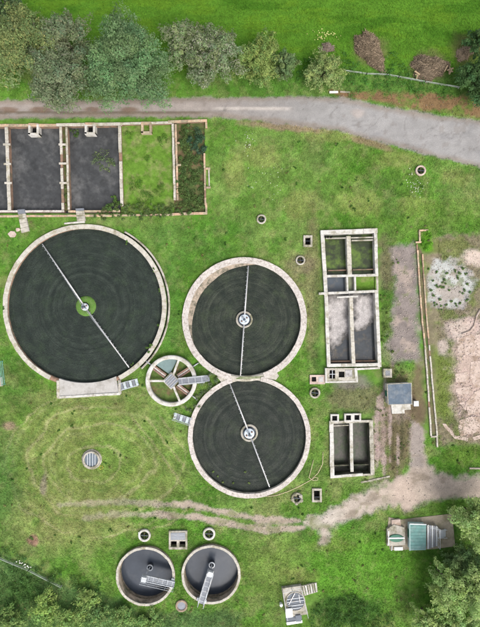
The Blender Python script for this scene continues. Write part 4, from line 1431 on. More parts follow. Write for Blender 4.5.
manhole('round manhole alone on the lawn between road and upper touching filter', 261.4, 219, 4.8)
manhole('round manhole just below the small square concrete chamber', 300.5, 260.2, 4.8)
manhole('round manhole on the lawn close below the bend of the road', 421, 170.3, 5.2, SLAB)
manhole('round manhole below the low pinkish chamber', 315, 393, 5.4)
t = manhole('round open manhole with a white lifted lid above the left-hand deep tank', 144.3, 535.8, 6.2, WHITE, z1=0.35)
MB().bar(W(139, 532, .2), W(139.8, 538.8, .5), 0.08, 0.5).build('lid', WPAINT, t)
manhole('round open manhole with pale rim above the right-hand deep tank', 209, 534.2, 6.2, WHITE, z1=0.35)
t = manhole('rusty brown round manhole under the gap between the deep tanks', 181.4, 606.3, 6.0, pmat('brown_stained_concrete', (0.25, 0.19, 0.14), 0.95, 0.35, 3.0, (0.13, 0.10, 0.07), 1.2, 0.5, 0.4, 12, 0.15), 'lid', 0.25)
t = manhole('broken pale round manhole left of the oblong chamber', 297, 498.4, 5.6, CONC, 'open', 0.25)
for k in range(5):
    an = k * 1.3 + .4
    q = W(297 + 4.6 * math.cos(an), 498.4 + 4.6 * math.sin(an), 0)
    MB().sphere(Vector((q.x, q.y, .22)), (0.34, 0.3, 0.18), 6, 4).build('broken_lump', CONC, t)
# grated round well in the yellow grass
p = W(91, 460, 0.4)
t = thing('grated_well', 'round well with a blue-grey barred grate in the yellowing grass', 'well', (p.x, p.y, 0))
MB().lathe(p, [(M_(10.2), -0.2), (M_(10.0), .12), (M_(8.6), .14), (M_(8.6), -0.2)], 36, closed=True).build('apron_ring', CONC, t, True)
MB().lathe(p, [(M_(8.6), -0.2), (M_(8.6), .38), (M_(8.4), .42), (M_(7.0), .42), (M_(6.8), .38), (M_(6.8), -0.2)], 36, closed=True).build('well_ring', CONC, t, True)
MB().disc(p, M_(6.9), -0.1, 0.22, 28).build('grate_plate', pmat('blue_grey_plate', (0.10, 0.125, 0.15), 0.5, 0.2, 2.0, None, 1, 0, 0.05, 10, 0.4, 0.3), t)
for k in (-3.8, -1.4, 1.4, 3.8):
    hl = math.sqrt(6.8 ** 2 - k * k)
    MB().bar(p + Vector((M_(k), -M_(hl), -.13)), p + Vector((M_(k), M_(hl), -.13)), 0.13, 0.07).build('grate_bar', GALV, t)
q = W(101, 467.5, .2)
mb = MB()
for k in range(7):
    an = k * 0.9
    mb.sphere(Vector((q.x + .3 * math.cos(an), q.y + .3 * math.sin(an), .12 + .05 * (k % 3))), (0.09, 0.09, 0.08), 6, 4)
o = mb.build('yellow_flowers', pmat('yellow_petals', (0.42, 0.36, 0.06), 0.8, 0.2, 4.0, None, 1, 0, 0, 1, 0.2), None)
tag(o, 'small yellow flowering clump beside the grated well', 'plant')
o['kind'] = 'stuff'

# ---------------------------------------------------------------- narrow brick-edged channel on the right
p = W(425, 340, 0)
CH = thing('brick_channel', 'long narrow channel between orange brick kerbs right of the stony yard', 'channel', (p.x, p.y, 0))
zt = 0.25
run = [(417.4, 244), (419.5, 280), (422.4, 320), (425.2, 345), (428.4, 390), (431.4, 436)]
for a, b in zip(run[:-1], run[1:]):
    wall_run(CH, a, b, 1.7, zt + random.uniform(-.02, .02), -0.2, BRICK, ORNG if b[1] < 350 else COPE, 'kerb', True, 1.0, 0.04)
run = [(422.6, 254), (424.4, 280), (427, 320), (429.4, 345), (433.2, 390), (437.4, 436)]
for a, b in zip(run[:-1], run[1:]):
    wall_run(CH, a, b, 1.6, zt + random.uniform(-.02, .02), -0.2, BRICK, ORNG if b[1] < 350 else COPE, 'kerb', True, 1.0, 0.06)
for a, b in (((415.6, 242.4), (421.5, 242)), ((419.2, 230.6), (428.6, 230)), ((419.6, 231), (420.2, 241.4)), ((431, 437), (438, 436.4)), ((437.4, 437.5), (437.6, 447.5))):
    wall_run(CH, a, b, 1.7, zt + random.uniform(0, .03), -0.2, BRICK, ORNG if a[1] < 300 else COPE, 'kerb', True, 0.9, 0)
MB().prism([W(418.5, 246)[:2], W(421.8, 252)[:2], W(426.2, 320)[:2], W(436.5, 435)[:2], W(432.3, 435)[:2], W(423, 320)[:2]], -0.1, 0.055).build(
    'channel_bed', pmat('weedy_channel_bed', (0.115, 0.10, 0.055), 0.95, 0.4, 1.5, (0.06, 0.10, 0.025), 0.5, 0.55, 0.5, 9, 0.1), CH)

# ---------------------------------------------------------------- broken concrete slabs at the right edge
p = W(468, 380, 0)
BS = thing('slab_floor', 'broken pinkish concrete floor slabs at the right edge of the works', 'slab', (p.x, p.y, 0))
for pts in ([(457, 338), (472, 334.5), (490, 333), (490, 356), (474, 356), (458, 355)],
            [(471, 362), (490, 360), (490, 384), (476, 388), (470, 378)],
            [(455, 374), (468, 372), (469, 381), (456, 382.5)],
            [(456, 388), (470, 386), (473, 392), (462, 395), (456, 393)],
            [(466, 402), (476, 391), (490, 386), (490, 412), (468, 415)],
            [(459, 421), (470, 417), (490, 415.5), (490, 428), (472, 434), (461, 436), (458, 430)],
            [(459, 403), (464, 402), (468, 408), (465, 410)],
            [(472, 437), (490, 432), (490, 438), (474, 440)],
            [(442, 424), (445, 423), (455, 435), (468, 438), (467, 441), (455, 439)]):
    out = []
    n = len(pts)
    for i in range(n):
        (x0, y0), (x1, y1) = pts[i], pts[(i + 1) % n]
        k = max(1, int(math.hypot(x1 - x0, y1 - y0) / 4.5))
        for j in range(k):
            out.append((x0 + (x1 - x0) * j / k + random.uniform(-.55, .55), y0 + (y1 - y0) * j / k + random.uniform(-.55, .55)))
    poly_part(BS, 'slab', out, -0.1, 0.02 + random.uniform(0, .03), SLAB, 0)
# curved concrete kerb by the slabs
o = MB().tube([W(x, y, .05) for x, y in ((480.5, 309), (476.5, 316), (474, 326), (470, 331), (462, 334))], 0.16, 6).build('curved_kerb', SLAB, None, True)
tag(o, 'curved pale kerb below the weed-dotted pale gravel patch', 'kerb')

# ---------------------------------------------------------------- green-roofed kiosk on its pad, lower right
p = W(420, 532, 0)
o = poly_part(None, 'concrete_pad', [(388.5, 517), (400, 519.5), (452, 513.5), (455, 546), (432, 549), (390, 550), (387, 535)], -0.1, 0.07,
              pmat('tan_pad', (0.25, 0.215, 0.165), 0.95, 0.25, 1.5, (0.15, 0.135, 0.085), 0.45, 0.5, 0.4, 9, 0.15), 0)
tag(o, 'tan concrete pad carrying the teal-roofed kiosk', 'slab')
zr = 1.0
p = W(417.5, 536, 0)
K2 = thing('kiosk', 'pump kiosk with a teal sheet roof on the tan pad', 'kiosk', (p.x, p.y, 0))
P = [W(x, y, zr) for x, y in ((409.4, 523.6), (426, 524.2), (425.6, 549.6), (409.6, 550.2))]
ctr = sum(P, Vector()) / 4
MB().prism([(ctr + (q - ctr) * .94)[:2] for q in P], 0.0, zr).build('wall', pmat('pale_teal_cladding', (0.30, 0.40, 0.38), 0.7, 0.15, 1.5, None, 1, 0, 0.1, 12, 0.3), K2)
roof = MB().prism([q[:2] for q in P], zr, zr + .1).build('roof', TEAL, K2)
for k in range(8):
    a = P[0] + (P[3] - P[0]) * ((k + .5) / 8)
    b = P[1] + (P[2] - P[1]) * ((k + .5) / 8)
    MB().bar(Vector((a.x, a.y, zr + .11)), Vector((b.x, b.y, zr + .11)), 0.05, 0.04).build('roof_rib', TEAL, roof)
MB().bar(P[0] + Vector((0, 0, .1)), P[3] + Vector((0, 0, .1)), 0.16, 0.14).build('roof_edge', MATS['pale_teal_cladding'], roof)
MB().bar(P[0] + Vector((0, 0, .09)), P[1] + Vector((0, 0, .09)), 0.16, 0.12).build('roof_edge', GALV, roof)
dx = P[0].x + 0.06
MB().prism([(dx - .02, P[0].y - 1.2), (dx + .05, P[0].y - 1.2), (dx + .05, P[0].y - 2.6), (dx - .02, P[0].y - 2.6)], 0.1, .95).build('door', GREENP, K2)
# grated stair / platform beside the kiosk
p = W(432, 537, 0)
t = thing('grated_platform', 'grey slatted platform against the right side of the teal kiosk', 'platform', (p.x, p.y, 0))
for k in range(5):
    x = 427.3 + k * 2.15
    poly_part(t, 'slat', [(x, 525 + .3 * k), (x + 1.7, 525 + .3 * k), (x + 1.7, 549 - .7 * k), (x, 549 - .7 * k)], 0.82, 0.9, GRATE if k % 2 else GALV, .9)
for x, y in ((427.6, 526), (437, 526.5), (427.6, 547.5), (437, 545.5)):
    q = W(x, y, .9)
    MB().bar(Vector((q.x, q.y, 0)), Vector((q.x, q.y, .83)), 0.09, 0.09).build('leg', GALV, t)
handrail(t, [W(427.5, 525, .9), W(437.4, 526.4, .9), W(437.4, 546, .9)], 1.0, .03)
for k in range(4):
    x = 438.4 + k * 2.2
    poly_part(t, 'tread', [(x, 530), (x + 1.7, 530), (x + 1.7, 538), (x, 538)], 0.66 - .18 * k, 0.71 - .18 * k, GALV, .5)
for y in (530, 538):
    MB().bar(W(437.6, y, .85), W(447, y, .1), 0.06, 0.16).build('stringer', GALV, t)
# pale plinth with green-topped tank
p = W(396, 537, 0)
t = thing('dosing_plinth', 'white concrete plinth with a green lid left of the teal kiosk', 'plinth', (p.x, p.y, 0))
poly_part(t, 'base', [(387.2, 529), (394, 524.5), (404.6, 527.5), (405.6, 545), (397, 546), (387.2, 546)], -0.05, 0.45, CONC, .45, 0.04)
poly_part(t, 'upper_block', [(391.5, 520), (400.4, 519.2), (401, 527), (392, 527.6)], -0.05, 0.32, SLAB, .3, 0.04)
pc = W(396.2, 538.2, .5)
MB().prism([(pc.x + M_(7.2) * math.cos(k * .2618), pc.y + M_(3.8) * math.sin(k * .2618)) for k in range(24)], .4, .6).build('lid', GREENP, t, bevel=.05)
MB().bar(W(388.2, 538.2, .64), W(404.4, 538, .64), 0.2, 0.09).build('lid_bar', WPAINT, t)
MB().bar(W(388.6, 531, .5), W(388.6, 545, .5), 0.1, 0.16).build('side_kerb', WPAINT, t)
poly_part(t, 'front_step', [(394.4, 547.4), (402.8, 547.2), (403, 550.4), (394.6, 550.6)], -.05, .3, WPAINT, .3, 0.02)
MB().tube([W(391.8, 546, .3), W(391.6, 550.6, .2)], .07, 6).build('pipe', GALV, t)

# ---------------------------------------------------------------- pump well on the lower lawn
p = W(295, 603, 0)
PW = thing('pump_well', 'square pale pump well with a dark round barred cover on the lower lawn', 'well', (p.x, p.y, 0))
base = [(281.6, 588.4), (301.4, 585.6), (308.2, 614.4), (286.6, 617.6)]
poly_part(PW, 'slab', base, -0.1, 0.55, CONC, .55, 0.04)
pc = W(295.4, 601.4, .6)
MB().ring(pc, M_(8.8), M_(9.8), .5, .64, 40).build('cover_rim', CONC, PW, True)
MB().disc(pc, M_(8.9), .5, .585, 36).build('round_cover', DSTEEL, PW)
un = (W(301.4, 585.6) - W(281.6, 588.4)).normalized()
vn = Vector((-un.y, un.x, 0))
for k, (o_, ln) in enumerate(((-3.6, .86), (3.2, .9), (0.2, .99), (-6.6, .6))):
    hl = M_(8.8) * ln
    MB().bar(pc + vn * M_(o_) - un * hl + Vector((0, 0, .03)), pc + vn * M_(o_) + un * hl + Vector((0, 0, .03)), 0.09, 0.07).build('cover_bar', GALV, PW)
MB().bar(pc - un * M_(7) - vn * M_(2) + Vector((0, 0, .07)), pc + un * M_(0.6) + vn * M_(8.4) + Vector((0, 0, .07)), 0.14, 0.07).build('cover_bar', ARMM, PW)
MB().bar(pc + un * M_(4.6) - vn * M_(2) + Vector((0, 0, .07)), pc + un * M_(4.2) + vn * M_(6.8) + Vector((0, 0, .07)), 0.1, 0.07).build('cover_bar', ARMM, PW)
fr_ = [W(x, y, .55) for x, y in ((282.4, 588.8), (300.9, 586.2), (307.4, 614))]
handrail(PW, fr_[:2], 1.0, .035)
handrail(PW, [W(282.4, 588.8, .55), W(287.2, 616.8, .55)], 1.0, .035)
handrail(PW, fr_[1:], 1.0, .03)
p = W(311, 590, 0)
t = thing('timber_steps', 'pale slatted steps rising to the square pump well', 'steps', (p.x, p.y, 0))
A0, A1 = W(316.6, 582.4, 0), W(317.6, 591.4, 0)
B0, B1 = W(301.8, 586.4, .55), W(304.0, 595.8, .55)
n = 6
for i in range(n):
    f0, f1 = (i + .08) / n, (i + .80) / n
    z_ = 0.10 + 0.45 * (i + .5) / n
    g = lambda u, v_, f_: ((u + (v_ - u) * f_)[0], (u + (v_ - u) * f_)[1])
    MB().prism([g(A0, B0, f0), g(A1, B1, f0), g(A1, B1, f1), g(A0, B0, f1)], z_ - .06, z_).build('tread', CONC if i % 2 else WHITE, t)
for a, b in ((A0, B0), (A1, B1)):
    MB().bar(a + Vector((0, 0, -.05)), b + Vector((0, 0, -.12)), .07, .22).build('stringer', CONC, t)
# control cabinets by the pump well
for pts, z_, lab, m1 in (([(285.6, 609.4), (292.0, 608.6), (292.6, 616.6), (286.2, 617.4)], 0.85, 'white upright control cabinet at the lower corner of the pump well', WPAINT),
                         ([(295.6, 615.6), (300.6, 615), (301.2, 621), (296.2, 621.4)], 0.7, 'dark low cabinet right of the white control cabinet', DSTEEL)):
    q = W(*pts[0], 0)
    t = thing('control_cabinet', lab, 'cabinet', (q.x, q.y, 0), 'control cabinets')
    cx, cy = sum(a for a, b in pts) / 4, sum(b for a, b in pts) / 4
    poly_part(t, 'body', pts, 0, z_, m1, z_, 0.03)
    poly_part(t, 'lid', [(cx + (a - cx) * 1.08, cy + (b - cy) * 1.08) for a, b in pts], z_, z_ + .06, m1 if m1 is WPAINT else DSTEEL, z_)
    poly_part(t, 'door', [(pts[0][0] - .25, pts[0][1] + 1.2), (pts[0][0] + .1, pts[0][1] + 1.2), (pts[3][0] + .1, pts[3][1] - 1.2), (pts[3][0] - .25, pts[3][1] - 1.2)], .1, z_ - .1, GALV, z_)
q = W(294, 622, 0)
t = thing('cabinet_plinth', 'low white kerbed plinth under the two control cabinets', 'plinth', (q.x, q.y, 0))
poly_part(t, 'base', [(285.8, 617.9), (301.6, 615.6), (302.2, 622.6), (287, 624.8)], -.05, .2, DSTEEL, .2)
poly_part(t, 'kerb', [(286.4, 622.6), (302.2, 620.4), (302.5, 622.8), (287, 625.2)], -.05, .3, WPAINT, .3)
q = W(281.3, 606, 0)
t = thing('drum', 'small white round drum at the left side of the pump well', 'drum', (q.x, q.y, 0))
MB().lathe(W(281.3, 605.8, .7), [(.01, 0), (.26, 0), (.26, .62), (.22, .7), (.01, .72)], 16).build('body', WPAINT, t, True)
MB().ring(W(281.3, 605.8, .7), .25, .285, .5, .56, 16).build('hoop', GALV, t)

# ---------------------------------------------------------------- hoses lying on the grass
hp = [(266, 496.5), (276, 495.5), (288, 491.5), (300, 486), (310, 480.5), (318, 473), (322.6, 464), (323, 452)]
tag(MB().tube([W(x, y, .05) for x, y in hp], 0.05, 6).build('hose', HOSE, None, True), 'long pale hose curving through the grass from the lower filter rim', 'hose')
hp = [(311, 480), (315, 477.2), (318, 478), (317.6, 480), (313, 480.4), (309, 477.6), (311, 470), (313.5, 460)]
tag(MB().tube([W(x, y, .13) for x, y in hp], 0.045, 6).build('hose', HOSE, None, True), 'short looped pale hose end left of the small two-bay tank', 'hose')

# ---------------------------------------------------------------- fence lines
def fence(label, pts, h, post_n, mat, group='field fences', rails=2):
    q = W(*pts[0], 0)
    t = thing('fence', label, 'fence', (q.x, q.y, 0), group)
    for a, b in zip(pts[:-1], pts[1:]):
        A, B = W(*a, 0), W(*b, 0)
        A.z = B.z = 0
        for k in range(rails):
            zz = Vector((0, 0, h * (1 - k * .42) - .06))
            MB().bar(A + zz, B + zz, 0.04 if k else 0.09, 0.08).build('rail', mat, t)
        n = max(1, round((B - A).length / post_n))
        for i in range(n + 1):
            p_ = A + (B - A) * (i / n)
            MB().bar(p_ + Vector((0, 0, -.1)), p_ + Vector((0, 0, h + .06)), 0.1, 0.1).build('post', mat, t)
    return t


PALEF = pmat('lichened_rail', (0.25, 0.28, 0.24), 0.9, 0.3, 3.0, (0.14, 0.18, 0.11), 0.9, 0.5, 0.2, 15, 0.2)
fence('thin weathered rail fence below the brushwood heaps', [(344, 72), (366, 75), (386, 76), (398, 78), (424, 83), (458, 88.5)], 0.6, 2.6, PALEF)
fence('grey rail fence slanting through the thicket in the lower left corner', [(-40, 540), (0, 556), (30, 568.5), (62, 585)], 0.7, 2.6, PALEF)
q = W(4, 372, 0)
t = thing('gate', 'small green-blue metal gate at the left edge below the largest filter', 'gate', (q.x, q.y, 0))
a, b = W(3.0, 361, 0), W(5.5, 384, 0)
GRB = pmat('green_blue_metal', (0.12, 0.30, 0.24), 0.6, 0.15, 3.0, None, 1, 0, 0.05, 10, 0.3)
for p_ in (a, b):
    MB().bar(p_ + Vector((0, 0, -.1)), p_ + Vector((0, 0, 1.2)), .09, .09).build('post', GRB, t)
for z_ in (.25, .7, 1.12):
    MB().bar(a + Vector((0, 0, z_)), b + Vector((0, 0, z_)), .07, .06).build('rail', GRB, t)
q = W(-1, 382, 0)
tag(poly_part(None, 'wooden_pallet', [(-8, 376), (2.6, 377), (3.2, 386), (-8, 387)], -.02, .16, WOOD, 0), 'worn timber boards on the ground at the left edge below the gate', 'pallet')
o = MB().bar(W(329.5, 92.2, .12), W(338, 92.0, .12), .3, .14).build('timber_post', WPAINT, None)
tag(o, 'short white post lying on the verge left of the dirt bank', 'post')
o = MB().bar(W(340, 91.8, .12), W(350, 92.3, .12), .22, .14).build('timber_post', WOOD, None)
tag(o, 'thin pale timber lying on the verge beside the white post', 'post')
o = MB().bar(W(469.5, 468.3, .12), W(486, 468.6, .12), .26, .14).build('timber_post', WOOD, None)
tag(o, 'pale timber rail on the grass above the dirt track at the right edge', 'rail')
o = MB().bar(W(208.8, 168, .1), W(209.3, 186, .1), .22, .12).build('timber_post', CONC, None)
tag(o, 'thin grey post lying in the grass right of the settling bays', 'post')


def flowers(label, spots, mat, r=0.06):
    mb = MB()
    for x, y in spots:
        q = W(x, y, 0)
        h_ = random.uniform(.1, .3)
        mb.tube([Vector((q.x, q.y, -.05)), Vector((q.x, q.y, h_))], 0.015, 4)
        mb.sphere(Vector((q.x, q.y, h_)), (r * random.uniform(.6, 1.3),) * 2 + (r * .6,), 6, 4)
    o = mb.build('white_flowers', mat, None)
    o['kind'] = 'stuff'
    tag(o, label, 'flowers')


CREAM = pmat('cream_petals', (0.62, 0.62, 0.55), 0.8, 0.15, 4.0, None, 1, 0, 0, 1, 0.2)
gs = lambda x, y, sx, sy, n: [(random.gauss(x, sx), random.gauss(y, sy)) for _ in range(n)]
flowers('white flowers dotted over the lawn under the road bend', gs(415, 188, 5, 4.5, 34) + gs(411, 176, 4, 4, 8), CREAM)
flowers('white flowers dotted over the lawn left of centre under the road', gs(247, 143, 6, 5, 26) + gs(262, 178, 10, 6, 18) + gs(275, 196, 6, 6, 8), CREAM, 0.05)
flowers('white flower heads along the lower left fence', [(18 + k * 1.1 + random.uniform(-1, 1), 560.5 + k * .6 + random.uniform(-1.3, 1.3)) for k in range(12)], CREAM, 0.15)
flowers('pale flower heads in the meadow edge above the small bush', gs(325, 36, 8, 3, 40), pmat('pale_yellow_petals', (0.42, 0.42, 0.16), 0.8, 0.15, 4.0, None, 1, 0, 0, 1, 0.2), 0.09)


# ---------------------------------------------------------------- leaves: trees, bushes, weeds
def leaf_quads(P, Nrm, size, col, rng, aspect=0.62, elong=1.0):
    """rhombic leaves at points P facing roughly Nrm"""
    n = len(P)
    R = rng.normal(size=(n, 3))
    T = np.cross(Nrm, R)
    T /= np.linalg.norm(T, axis=1, keepdims=True) + 1e-9
    B = np.cross(Nrm, T)
    s = size[:, None]
    bend = Nrm * s * rng.uniform(-.25, .1, (n, 1))
    v = np.stack([P - T * s, P - B * s * aspect + bend, P + T * s * elong, P + B * s * aspect + bend], 1).reshape(-1, 3)
    f = np.arange(4 * n).reshape(n, 4)
    c = np.repeat(col, 4, 0)
    return v, f, c


def unit(a):
    return a / (np.linalg.norm(a, axis=1, keepdims=True) + 1e-9)


def lobes_leaves(cent, rad, nper, base, seed, lsize, vary=0.20, tint=None, flat=0.8, hub=None):
    rng = np.random.default_rng(seed)
    Ps, Ns, Cs, Ss = [], [], [], []
    for (cc, r) in zip(cent, rad):
        n = max(6, int(nper * (r * r + (0.10 if r < .56 else 0))))
        d = unit(rng.normal(size=(n, 3)))
        d[:, 2] = np.where(d[:, 2] < -0.25, -d[:, 2], d[:, 2])
        ru = 1 + 0.25 * np.sin(d[:, 0] * 5 + cc[0] * 3) * np.sin(d[:, 1] * 5 + cc[1] * 3)
        rr = r * ru * rng.uniform(0.55, 1.08, n) ** 0.5
        D = d * rr[:, None] * np.array([1, 1, flat])
        if hub is not None:      # sprays reach outward along their branch
            ax = cc - hub
            ax = ax / (np.linalg.norm(ax) + 1e-6)
            al = D @ ax
            D = D * 0.82 + ax[None] * (al * rng.uniform(0.5, 1.1))[:, None]
            D += np.sin(D[:, ::-1] * 9.0 / r) * r * 0.10
        P = cc + D
        N_ = unit(d * 0.9 + rng.normal(size=(n, 3)) * 0.45 + np.array([0, 0, 0.35]))
        lob = base * (1 + rng.uniform(-.24, .24)) * np.array([1 + rng.uniform(-.12, .12), 1, 1 + rng.uniform(-.1, .1)])
        C = lob * (1 + rng.uniform(-vary, vary, (n, 1)))
        if tint is not None:
            k = rng.random(n) < 0.16
            C[k] = tint * (1 + rng.uniform(-.2, .2, (k.sum(), 1)))
        Ps.append(P); Ns.append(N_); Cs.append(C); Ss.append(rng.uniform(.45, 1.3, n) * lsize * rng.uniform(.8, 1.2))
    return leaf_quads(np.vstack(Ps), np.vstack(Ns), np.concatenate(Ss), np.vstack(Cs), rng)


def tree(label, cx, cy, rpx, height, col, seed, group='trees', tint=None, squash=(1, 1), lsize=0.135, nper=260, twigs=0, name='tree', lob=0.20, nl=None, cat='tree', limbs=True):
    """crown seen at photo pixel (cx, cy) at its mid height; trunk straight below"""
    rng = np.random.default_rng(seed)
    zc = height * 0.58
    c = W(cx, cy, zc)
    R = M_(rpx, zc) * 1.1
    col = tuple(k_ * q for k_, q in zip((1.95, 2.15, 2.1), col))
    tint = None if tint is None else tuple(1.85 * q for q in tint)
    twigs = int(twigs * .6)
    rx, ry, rz = R * squash[0], R * squash[1], height * 0.41
    t = thing(name, label, cat, (c.x, c.y, 0), group)
    nl = nl or int(60 + R * 16)
    cents, rads = [], []
    for i in range(nl):
        d = rng.normal(size=3)
        d /= np.linalg.norm(d)
        if d[2] < -0.72:
            d[2] *= -1
        q = rng.uniform(0.35, 1.0) ** 0.6
        wob = 1 + 0.20 * math.sin(3 * math.atan2(d[1], d[0]) + seed) + 0.13 * math.sin(5 * math.atan2(d[1], d[0]) + 2 * seed)
        r = R * lob * rng.uniform(0.55, 1.15)
        k = max(0.1, 1 - lob * .75)
        cents.append(np.array([c.x + d[0] * rx * q * k * wob * 1.06, c.y + d[1] * ry * q * k * wob, zc + d[2] * rz * q * k]))
        rads.append(r)
    v, f, cl = lobes_leaves(cents, rads, nper, np.array(col), seed + 1, lsize, tint=None if tint is None else np.array(tint), hub=np.array([c.x, c.y, zc * .75]))
    v[:, 2] = np.maximum(v[:, 2], 0.03)
    npmesh('crown', v, f, LEAF, cl, t)
    if limbs:
        mb = MB()
        r0 = 0.05 + height * 0.022
        fork = zc * 0.55
        mb.tube([(c.x, c.y, -.2), (c.x + .06, c.y, fork * .5), (c.x, c.y + .05, fork), (c.x, c.y, zc)], [r0 * 1.25, r0, r0 * .85, r0 * .3], 9)
        for i in range(0, nl, max(1, nl // 12)):
            e = cents[i]
            m_ = [(c.x + (e[0] - c.x) * .5), (c.y + (e[1] - c.y) * .5), fork + (e[2] - fork) * .62]
            mb.tube([(c.x, c.y, fork * .9), m_, tuple(e)], [r0 * .55, r0 * .33, r0 * .1], 6)
        mb.build('trunk', BARK, t, True)
    if twigs:
        mb = MB()
        for i in range(twigs):
            j = int(rng.integers(nl))
            e = cents[j] + np.array([0, 0, rads[j] * .72])
            dd = rng.normal(size=3) * 0.5
            dd[2] = abs(dd[2]) * .3
            mb.tube([tuple(e - dd * .6), tuple(e + dd * .35 + np.array([0, 0, .06])), tuple(e + dd)], [.022, .018, .008], 4)
        o = mb.build('bare_twigs', PALEB, t)
        o['kind'] = 'stuff'
    return t


OLIVE, GREYG, BLUEG = (0.092, 0.112, 0.044), (0.084, 0.100, 0.055), (0.072, 0.110, 0.050)
YELG, DKG, BRIGHT = (0.100, 0.130, 0.040), (0.035, 0.062, 0.022), (0.180, 0.225, 0.082)
tree('olive-green tree in the upper left corner at the photo edge', 22, 48, 34, 8.5, OLIVE, 3, tint=(0.16, 0.16, 0.06), twigs=60)
tree('grey-green tree behind the other grey-green one in the upper left', 68, 42, 24, 8.0, GREYG, 5, tint=(0.13, 0.13, 0.075), twigs=50)
tree('grey-green tree leaning over the road in the upper left', 60, 78, 29, 8.0, GREYG, 7, tint=(0.14, 0.145, 0.09), twigs=70)
tree('broad bluish green tree overhanging the road above the settling bays', 127, 66, 40, 8.5, BLUEG, 9, tint=(0.11, 0.15, 0.075), squash=(1.0, 1.0), nper=230)
tree('silvery tree with bare twigs, left of the pair right of the broad tree', 184, 46, 19, 7.0, (0.092, 0.112, 0.052), 13, tint=(0.17, 0.17, 0.12), twigs=120, squash=(0.9, 1.2))
tree('silvery tree with many bare twigs in the middle of the top tree row', 212, 55, 27, 7.5, (0.095, 0.112, 0.056), 15, tint=(0.18, 0.18, 0.135), twigs=200)
tree('yellow-green round tree at the right end of the dense top tree row', 257, 61, 22, 6.0, YELG, 17, tint=(0.16, 0.18, 0.055))
tree('small darker bush clinging to the yellow-green tree at the row end', 284, 64, 12.5, 4.5, (0.075, 0.10, 0.042), 19, name='bush', cat='bush')
tree('light yellow-green small tree standing alone by the road verge', 325, 73, 18, 4.5, (0.112, 0.138, 0.050), 21, tint=(0.17, 0.19, 0.075))
tree('dark bush at the right edge above the road', 478, 82, 21, 5.0, DKG, 23, name='bush', cat='bush')
tree('dark bush high at the right edge of the meadow', 481, 42, 13, 5.0, DKG, 25, name='bush', cat='bush')
tree('dim grey-green tree top in the extreme upper left corner', 2, 4, 15, 7.0, (0.05, 0.07, 0.035), 27)
tree('pale bright tree at the right edge above the lower right grove', 480, 522, 25, 8.0, BRIGHT, 31, 'grove trees', tint=(0.18, 0.22, 0.10))
tree('tree at the left front of the lower right grove', 450, 585, 23, 7.5, BRIGHT, 33, 'grove trees', tint=(0.19, 0.22, 0.10))
tree('tree filling the lower right grove at the right edge', 480, 590, 28, 9.0, (0.175, 0.215, 0.08), 35, 'grove trees', tint=(0.18, 0.22, 0.10))
tree('dark tree behind in the middle of the lower right grove', 468, 562, 19, 6.0, (0.09, 0.125, 0.05), 37, 'grove trees')
tree('low tree at the bottom edge left of the lower right grove', 430, 622, 18, 5.5, BRIGHT, 39, 'grove trees', tint=(0.18, 0.21, 0.09))
tree('tree at the bottom edge below the lower right grove', 462, 628, 22, 6.5, (0.165, 0.205, 0.08), 41, 'grove trees')
# thicket in the lower left
for i, (x, y, r, h_, c_, lab) in enumerate((
        (10, 622, 14, 2.6, (0.062, 0.088, 0.028), 'dull green bush in the bottom left corner of the thicket'),
        (44, 608, 15, 3.0, (0.092, 0.125, 0.036), 'yellow-green bush left of centre in the lower left thicket'),
        (70, 620, 15, 2.8, (0.090, 0.120, 0.038), 'yellow-green bush at the bottom edge of the lower left thicket'),
        (86, 600, 11, 2.4, (0.100, 0.130, 0.040), 'small yellow-green bush at the top of the lower left thicket'),
        (100, 616, 13, 2.4, (0.060, 0.090, 0.032), 'dark bush left of the left-hand deep tank'),
        (122, 617, 12, 2.0, (0.070, 0.105, 0.034), 'bush below the left-hand deep tank'),
        (150, 622, 12, 1.6, (0.065, 0.10, 0.032), 'low bush at the bottom edge below the deep tanks'))):
    tree(lab, x, y, r, h_ * .75, tuple(1.55 * q for q in c_), 60 + i, 'thicket bushes', name='bush', cat='bush', lob=0.26, nl=40, nper=200, lsize=0.13, tint=(0.15, 0.18, 0.06))


def weeds(label, spots, col, seed, nper=230, lsize=0.11, z=0.0, tint=None, name='weed_clump'):
    nper = nper * 1.25
    col = tuple(1.6 * q for q in col)
    """low leafy growth: spots are (px, py, r_px, height)"""
    rng = np.random.default_rng(seed)
    cents, rads = [], []
    for (x, y, r, h_) in spots:
        zz = z + h_ * .35
        c = W(x, y, zz)
        R = M_(r)
        n = max(3, int(5 * R * R) + 3)
        for _ in range(n):
            a, q = rng.uniform(0, 2 * PI), math.sqrt(rng.random())
            cents.append(np.array([c.x + R * q * math.cos(a), c.y + R * q * math.sin(a), z + rng.uniform(.05, h_ * .6)]))
            rads.append(min(.55, max(.16, R * .4)) * rng.uniform(.6, 1.1))
    v, f, cl = lobes_leaves(cents, rads, nper, np.array(col), seed, lsize, 0.32, tint=None if tint is None else np.array(tint))
    v[:, 2] = np.maximum(v[:, 2], z + 0.01)
    q = W(*spots[0][:2], 0)
    o = npmesh(name, v, f, LEAF, cl)
    o['kind'] = 'stuff'
    tag(o, label, 'weeds')
    return o


